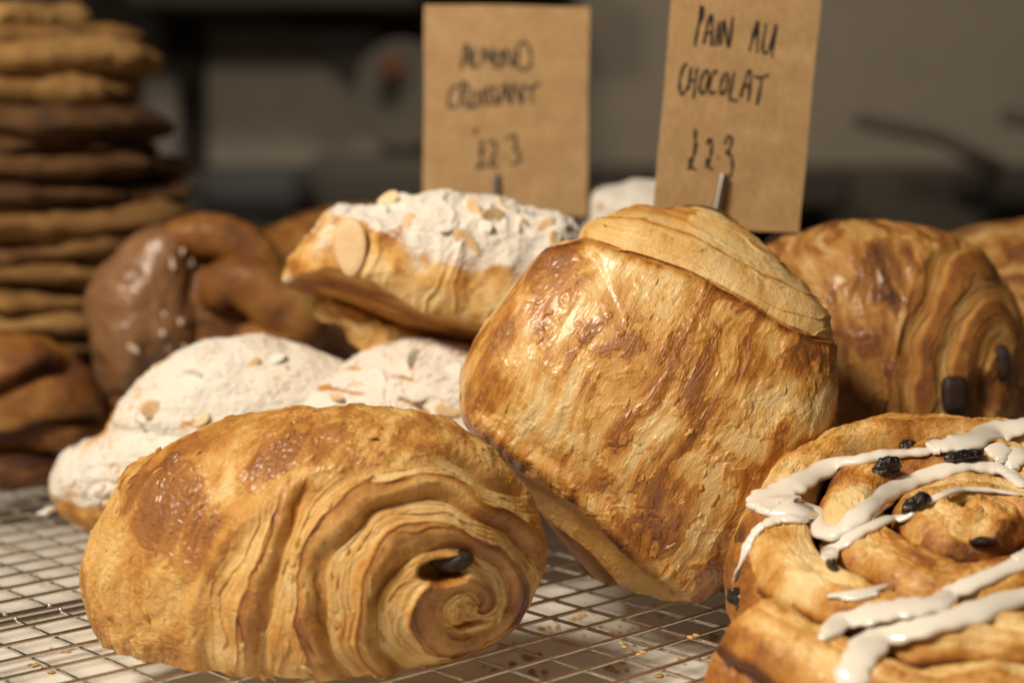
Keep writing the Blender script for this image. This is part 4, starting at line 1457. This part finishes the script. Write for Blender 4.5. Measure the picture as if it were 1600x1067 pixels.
# outer flank of each strip toasted darker than its crest
tone = tone + .9 * (cst - .5) + .20 * sst(.35, .12, f) + .10 * (ridged(P0, 2.2, 3, 213) - .4)


def bloc(px, py):
    """bun-plane coordinates of a photo point"""
    d = un(px, py, 10) - CAM
    q = CAM + d * ((BC - CAM).dot(en) / d.dot(en))
    return (q - BC).dot(ex), (q - BC).dot(ey)


for (x, y, r_, val, dz_) in [(1310, 782, .75, -.55, .1), (1268, 868, .5, -.45, .0), (1345, 770, .5, -.5, .1), (1385, 860, .6, -.1, 0), (1500, 845, .9, .35, -.1), (1455, 690, .8, .35, 0), (1415, 720, .6, .3, 0)]:
    bx, by = bloc(x, y)
    gk = np.exp(-(((X - bx) / r_) ** 2 + ((Yb - by) / r_) ** 2))
    tone = tone + val * gk
    Hh = Hh + dz_ * gk
gloss = np.clip(.25 + .7 * grv + 1.2 * (fbm(P0, .8, 3, 206) - .45), 0, 1)
P = BC + ex * X[..., None] + ey * Yb[..., None] + en * Hh[..., None]
# side wall
he = Hh[-1]
sdv = np.linspace(0, 1, nsd + 1)[1:]
zs = he[None, :] * (1 - sdv[:, None]) + (-3.4) * sdv[:, None]
bul = .28 * np.sin(sdv * math.pi) ** .7
RS = Rout[None, :] + bul[:, None]
XS, YS = RS * np.cos(th), RS * np.sin(th)
PS = BC + ex * XS[..., None] + ey * YS[..., None] + en * zs[..., None]
Pf = PS.astype(np.float32)
rad = ex * np.cos(th)[None, :, None] + ey * np.sin(th)[None, :, None]
PS = PS + rad * (.28 * (fbm(Pf, .9, 4, 207) - .5) + .05 * (ridged(Pf, (2.0, 2.0, 5), 3, 208) - .5))[..., None]
toneS = .50 + .9 * (fbm(Pf, .8, 4, 209) - .5) + .1 * sdv[:, None]
glossS = np.clip(.5 + 1.4 * (fbm(Pf, 1.2, 3, 210) - .45), 0, 1)
PA = np.concatenate([P, PS]); tone = np.concatenate([tone, toneS]); gloss = np.concatenate([gloss, glossS])
PA[..., 2] = np.maximum(PA[..., 2], 0.0)
V = PA.reshape(-1, 3)
V = np.concatenate([V, V[:1] * 0 + PA[0].mean(0), V[:1] * 0 + PA[-1].mean(0)])
Fc = ring_faces(len(PA), na)
j = np.arange(0, na, 2); b_ = (len(PA) - 1) * na
f0 = np.stack([np.full(len(j), len(V) - 2), (j + 2) % na, (j + 1) % na, j], -1)
f1 = np.stack([np.full(len(j), len(V) - 1), b_ + j, b_ + (j + 1) % na, b_ + (j + 2) % na], -1)
Fc = np.concatenate([Fc, f0, f1])
app = lambda a_: np.concatenate([a_.reshape(-1), a_.reshape(-1)[:1], a_.reshape(-1)[-1:]])
e = empty('raisin_swirl', (BC[0], BC[1], 0), 'iced spiral raisin bun cut off at the lower right corner', 'pastry')
ob = mesh_obj('dough', V, Fc, M_bun, e, attrs={'tone': app(tone), 'gloss': app(gloss), 'powder': app(tone) * 0})
bvb = bvh_of((V, Fc))


def icing(pts, widths, th_=0.16, lift=0.0):
    """a poured strip of icing that follows the bun: traced points dropped onto its surface"""
    sp = spline(pts, 10)
    w = np.interp(np.linspace(0, 1, len(sp)), np.linspace(0, 1, len(widths)), widths) * 39.5 / F * .74
    th_ *= .85
    P3, N3 = [], []
    for x, y in sp:
        q, n_ = hit(bvb, min(x, 1900), y)
        if q is None:
            q = P3[-1] if P3 else BC; n_ = en
        P3.append(q); N3.append(n_)
    P3 = np.array(P3); N3 = np.array(N3)
    # bridge grooves: relax heights, never below the surface
    hgt = (P3 - BC) @ en
    base = P3 - hgt[:, None] * en
    g = hgt.copy()
    for _ in range(30):
        gs = g.copy(); gs[1:-1] = (g[:-2] + 2 * g[1:-1] + g[2:]) / 4
        g = np.maximum(gs, hgt - .02)
    P3 = base + g[:, None] * en
    for _ in range(16):
        P3[1:-1] = (P3[:-2] + 2 * P3[1:-1] + P3[2:]) / 4
    Nn = N3 * .35 + en
    for _ in range(8):
        Nn[1:-1] = (Nn[:-2] + 2 * Nn[1:-1] + Nn[2:]) / 4
    Nn /= np.linalg.norm(Nn, axis=1, keepdims=True)
    Tt = np.gradient(P3, axis=0); Tt /= np.linalg.norm(Tt, axis=1, keepdims=True) + 1e-9
    Sd = np.cross(Tt, Nn)
    wob = 1 + .10 * np.sin(np.arange(len(sp)) * .45 + pts[0][0]) + .08 * np.sin(np.arange(len(sp)) * 1.1)
    ends = np.sqrt(np.clip(1 - np.abs(np.linspace(-1, 1, len(sp))) ** 14, 0, 1)) * .97 + .03
    w = w * wob * ends
    n_ = 20
    q = np.linspace(0, 2 * math.pi, n_, endpoint=False)
    V = []
    for i in range(len(sp)):
        hth = min(th_, w[i] * .6)
        cx_ = np.cos(q) * w[i]
        sy = np.where(np.sin(q) > 0, np.sin(q) ** .8 if False else np.abs(np.sin(q)) ** .8 * np.sign(np.sin(q)) * hth, np.sin(q) * hth * .9)
        V.append(P3[i] + Nn[i] * (.055 + lift) + cx_[:, None] * Sd[i] + sy[:, None] * Nn[i])
    V = np.array(V).reshape(-1, 3)
    Fc_ = ring_faces(len(sp), n_).tolist() + [list(range(n_)), list(range((len(sp) - 1) * n_, len(sp) * n_))[::-1]]
    return mesh_obj('icing_strip', V, Fc_, M_icing, e)


icing([(1147, 912), (1155, 890), (1163, 868), (1174, 845), (1186, 828), (1207, 817), (1232, 812), (1262, 812)], [15, 17, 15, 12, 12, 14, 18, 20], .10)
icing([(1184, 800), (1200, 786), (1225, 768), (1255, 753), (1308, 733), (1364, 716), (1413, 712), (1455, 708)], [44, 46, 40, 30, 24, 19, 15, 16], .17)
icing([(1450, 705), (1470, 700), (1496, 696), (1544, 685), (1580, 672), (1620, 664)], [28, 30, 32, 38, 34, 30], .14)
icing([(1556, 700), (1560, 712), (1566, 728)], [26, 30, 14], .12, .04)
icing([(1588, 708), (1584, 722), (1580, 738)], [24, 28, 16], .12, .04)
icing([(1190, 806), (1215, 796), (1250, 800), (1275, 822), (1303, 836), (1329, 820), (1364, 790), (1413, 762), (1465, 741), (1518, 729), (1561, 741), (1600, 764)], [40, 50, 46, 32, 30, 26, 22, 24, 24, 18, 20, 24], .17)
icing([(1294, 882), (1301, 864), (1325, 846), (1360, 824), (1404, 820), (1430, 799), (1474, 777), (1518, 767), (1561, 771), (1598, 776)], [22, 22, 18, 14, 12, 10, 9, 8, 7, 6], .10)
icing([(1320, 838), (1350, 812), (1390, 790), (1420, 768), (1460, 752)], [14, 14, 12, 12, 8], .10, .02)
icing([(1279, 1002), (1308, 985), (1338, 966), (1386, 957), (1430, 951), (1474, 946), (1487, 928), (1540, 906), (1620, 872)], [12, 24, 30, 32, 32, 24, 20, 20, 24], .13)
icing([(1292, 934), (1330, 930), (1365, 924), (1395, 919)], [8, 10, 9, 5], .05)
icing([(1312, 938), (1350, 934), (1372, 930)], [7, 9, 5], .05)
icing([(1325, 1090), (1335, 1045), (1360, 1014), (1404, 992), (1474, 975), (1540, 957), (1630, 932)], [34, 36, 34, 30, 28, 28, 30], .18)
icing([(1570, 650), (1600, 643), (1640, 640)], [18, 20, 20], .12)
icing([(1585, 880), (1600, 872), (1640, 858)], [14, 18, 18], .12)

for i, (x, y, hw, hh, rt) in enumerate([(1416, 697, .22, .16, .1), (1384, 735, .34, .24, .4), (1432, 792, .40, .2, .6), (1155, 933, .22, .20, 0), (1299, 888, .12, .12, 0), (1505, 714, .5, .13, .15), (1535, 850, .3, .1, 0)]):
    q, n_ = hit(bvb, x, y)
    if q is None: continue
    lumpy_block('raisin', q + n_ * .08, hw, hh, .2, M_raisin, e, seed=i * 3, rot=rt, pw=.9, wr=.07, freq=3.5, n=44)

# ------------------------------------------------------------------ crumbs on the rack and tray
M_crumb = simple('pastry_flake', (0.66, 0.42, 0.17), .7, bmp=.3, bscale=10, var=.2)
r_ = random.Random(11)
e = empty('pastry_flake', ground(1130, 1050), 'loose pale pastry flake on the rack below the iced bun', 'crumb')
flake('flake', ground(1132, 1052) + np.array([0, 0, .08]), np.array([.2, -.4, 1]), .42, .2, .4, M_crumb, e, th=.05)
spots = [(800, 1010, -1.45), (835, 1025, -1.45), (905, 960, -1.45), (932, 985, -1.45), (870, 975, -1.45), (1000, 1010, -1.45), (960, 1040, -1.45), (1080, 1030, -1.45), (980, 985, -1.45), (1020, 950, -1.45), (90, 1010, -1.45), (60, 905, -1.45), (960, 1012, 0.03), (995, 1020, 0.03), (1080, 1000, 0.03), (1040, 1050, -1.45), (780, 1040, -1.45), (1100, 990, -1.45), (60, 1040, -1.45), (30, 860, -1.45), (850, 1055, -1.45)]
b = MB()
for (x, y, z) in spots:
    for kx in range(7 if z < 0 else 2):
        q = ground(x + r_.uniform(-24, 24), y + r_.uniform(-9, 9), z)
        r0 = r_.uniform(.04, .12)
        V = [q + np.array([r0 * r_.uniform(.6, 1.3) * math.cos(a_), r0 * math.sin(a_) * r_.uniform(.6, 1.3), r_.uniform(0, .03)]) for a_ in np.linspace(0, 2 * math.pi, 7, endpoint=False)]
        b.add(V + [v_ + np.array([0, 0, -.03]) for v_ in V], [tuple(range(7)), tuple(range(13, 6, -1))] + [(i, i + 7, (i + 1) % 7 + 7, (i + 1) % 7) for i in range(7)])
o = b.build('crumbs', M_crumb); tag(o, 'fine crumbs scattered on the counter beneath the rack', 'crumbs', kind='stuff')
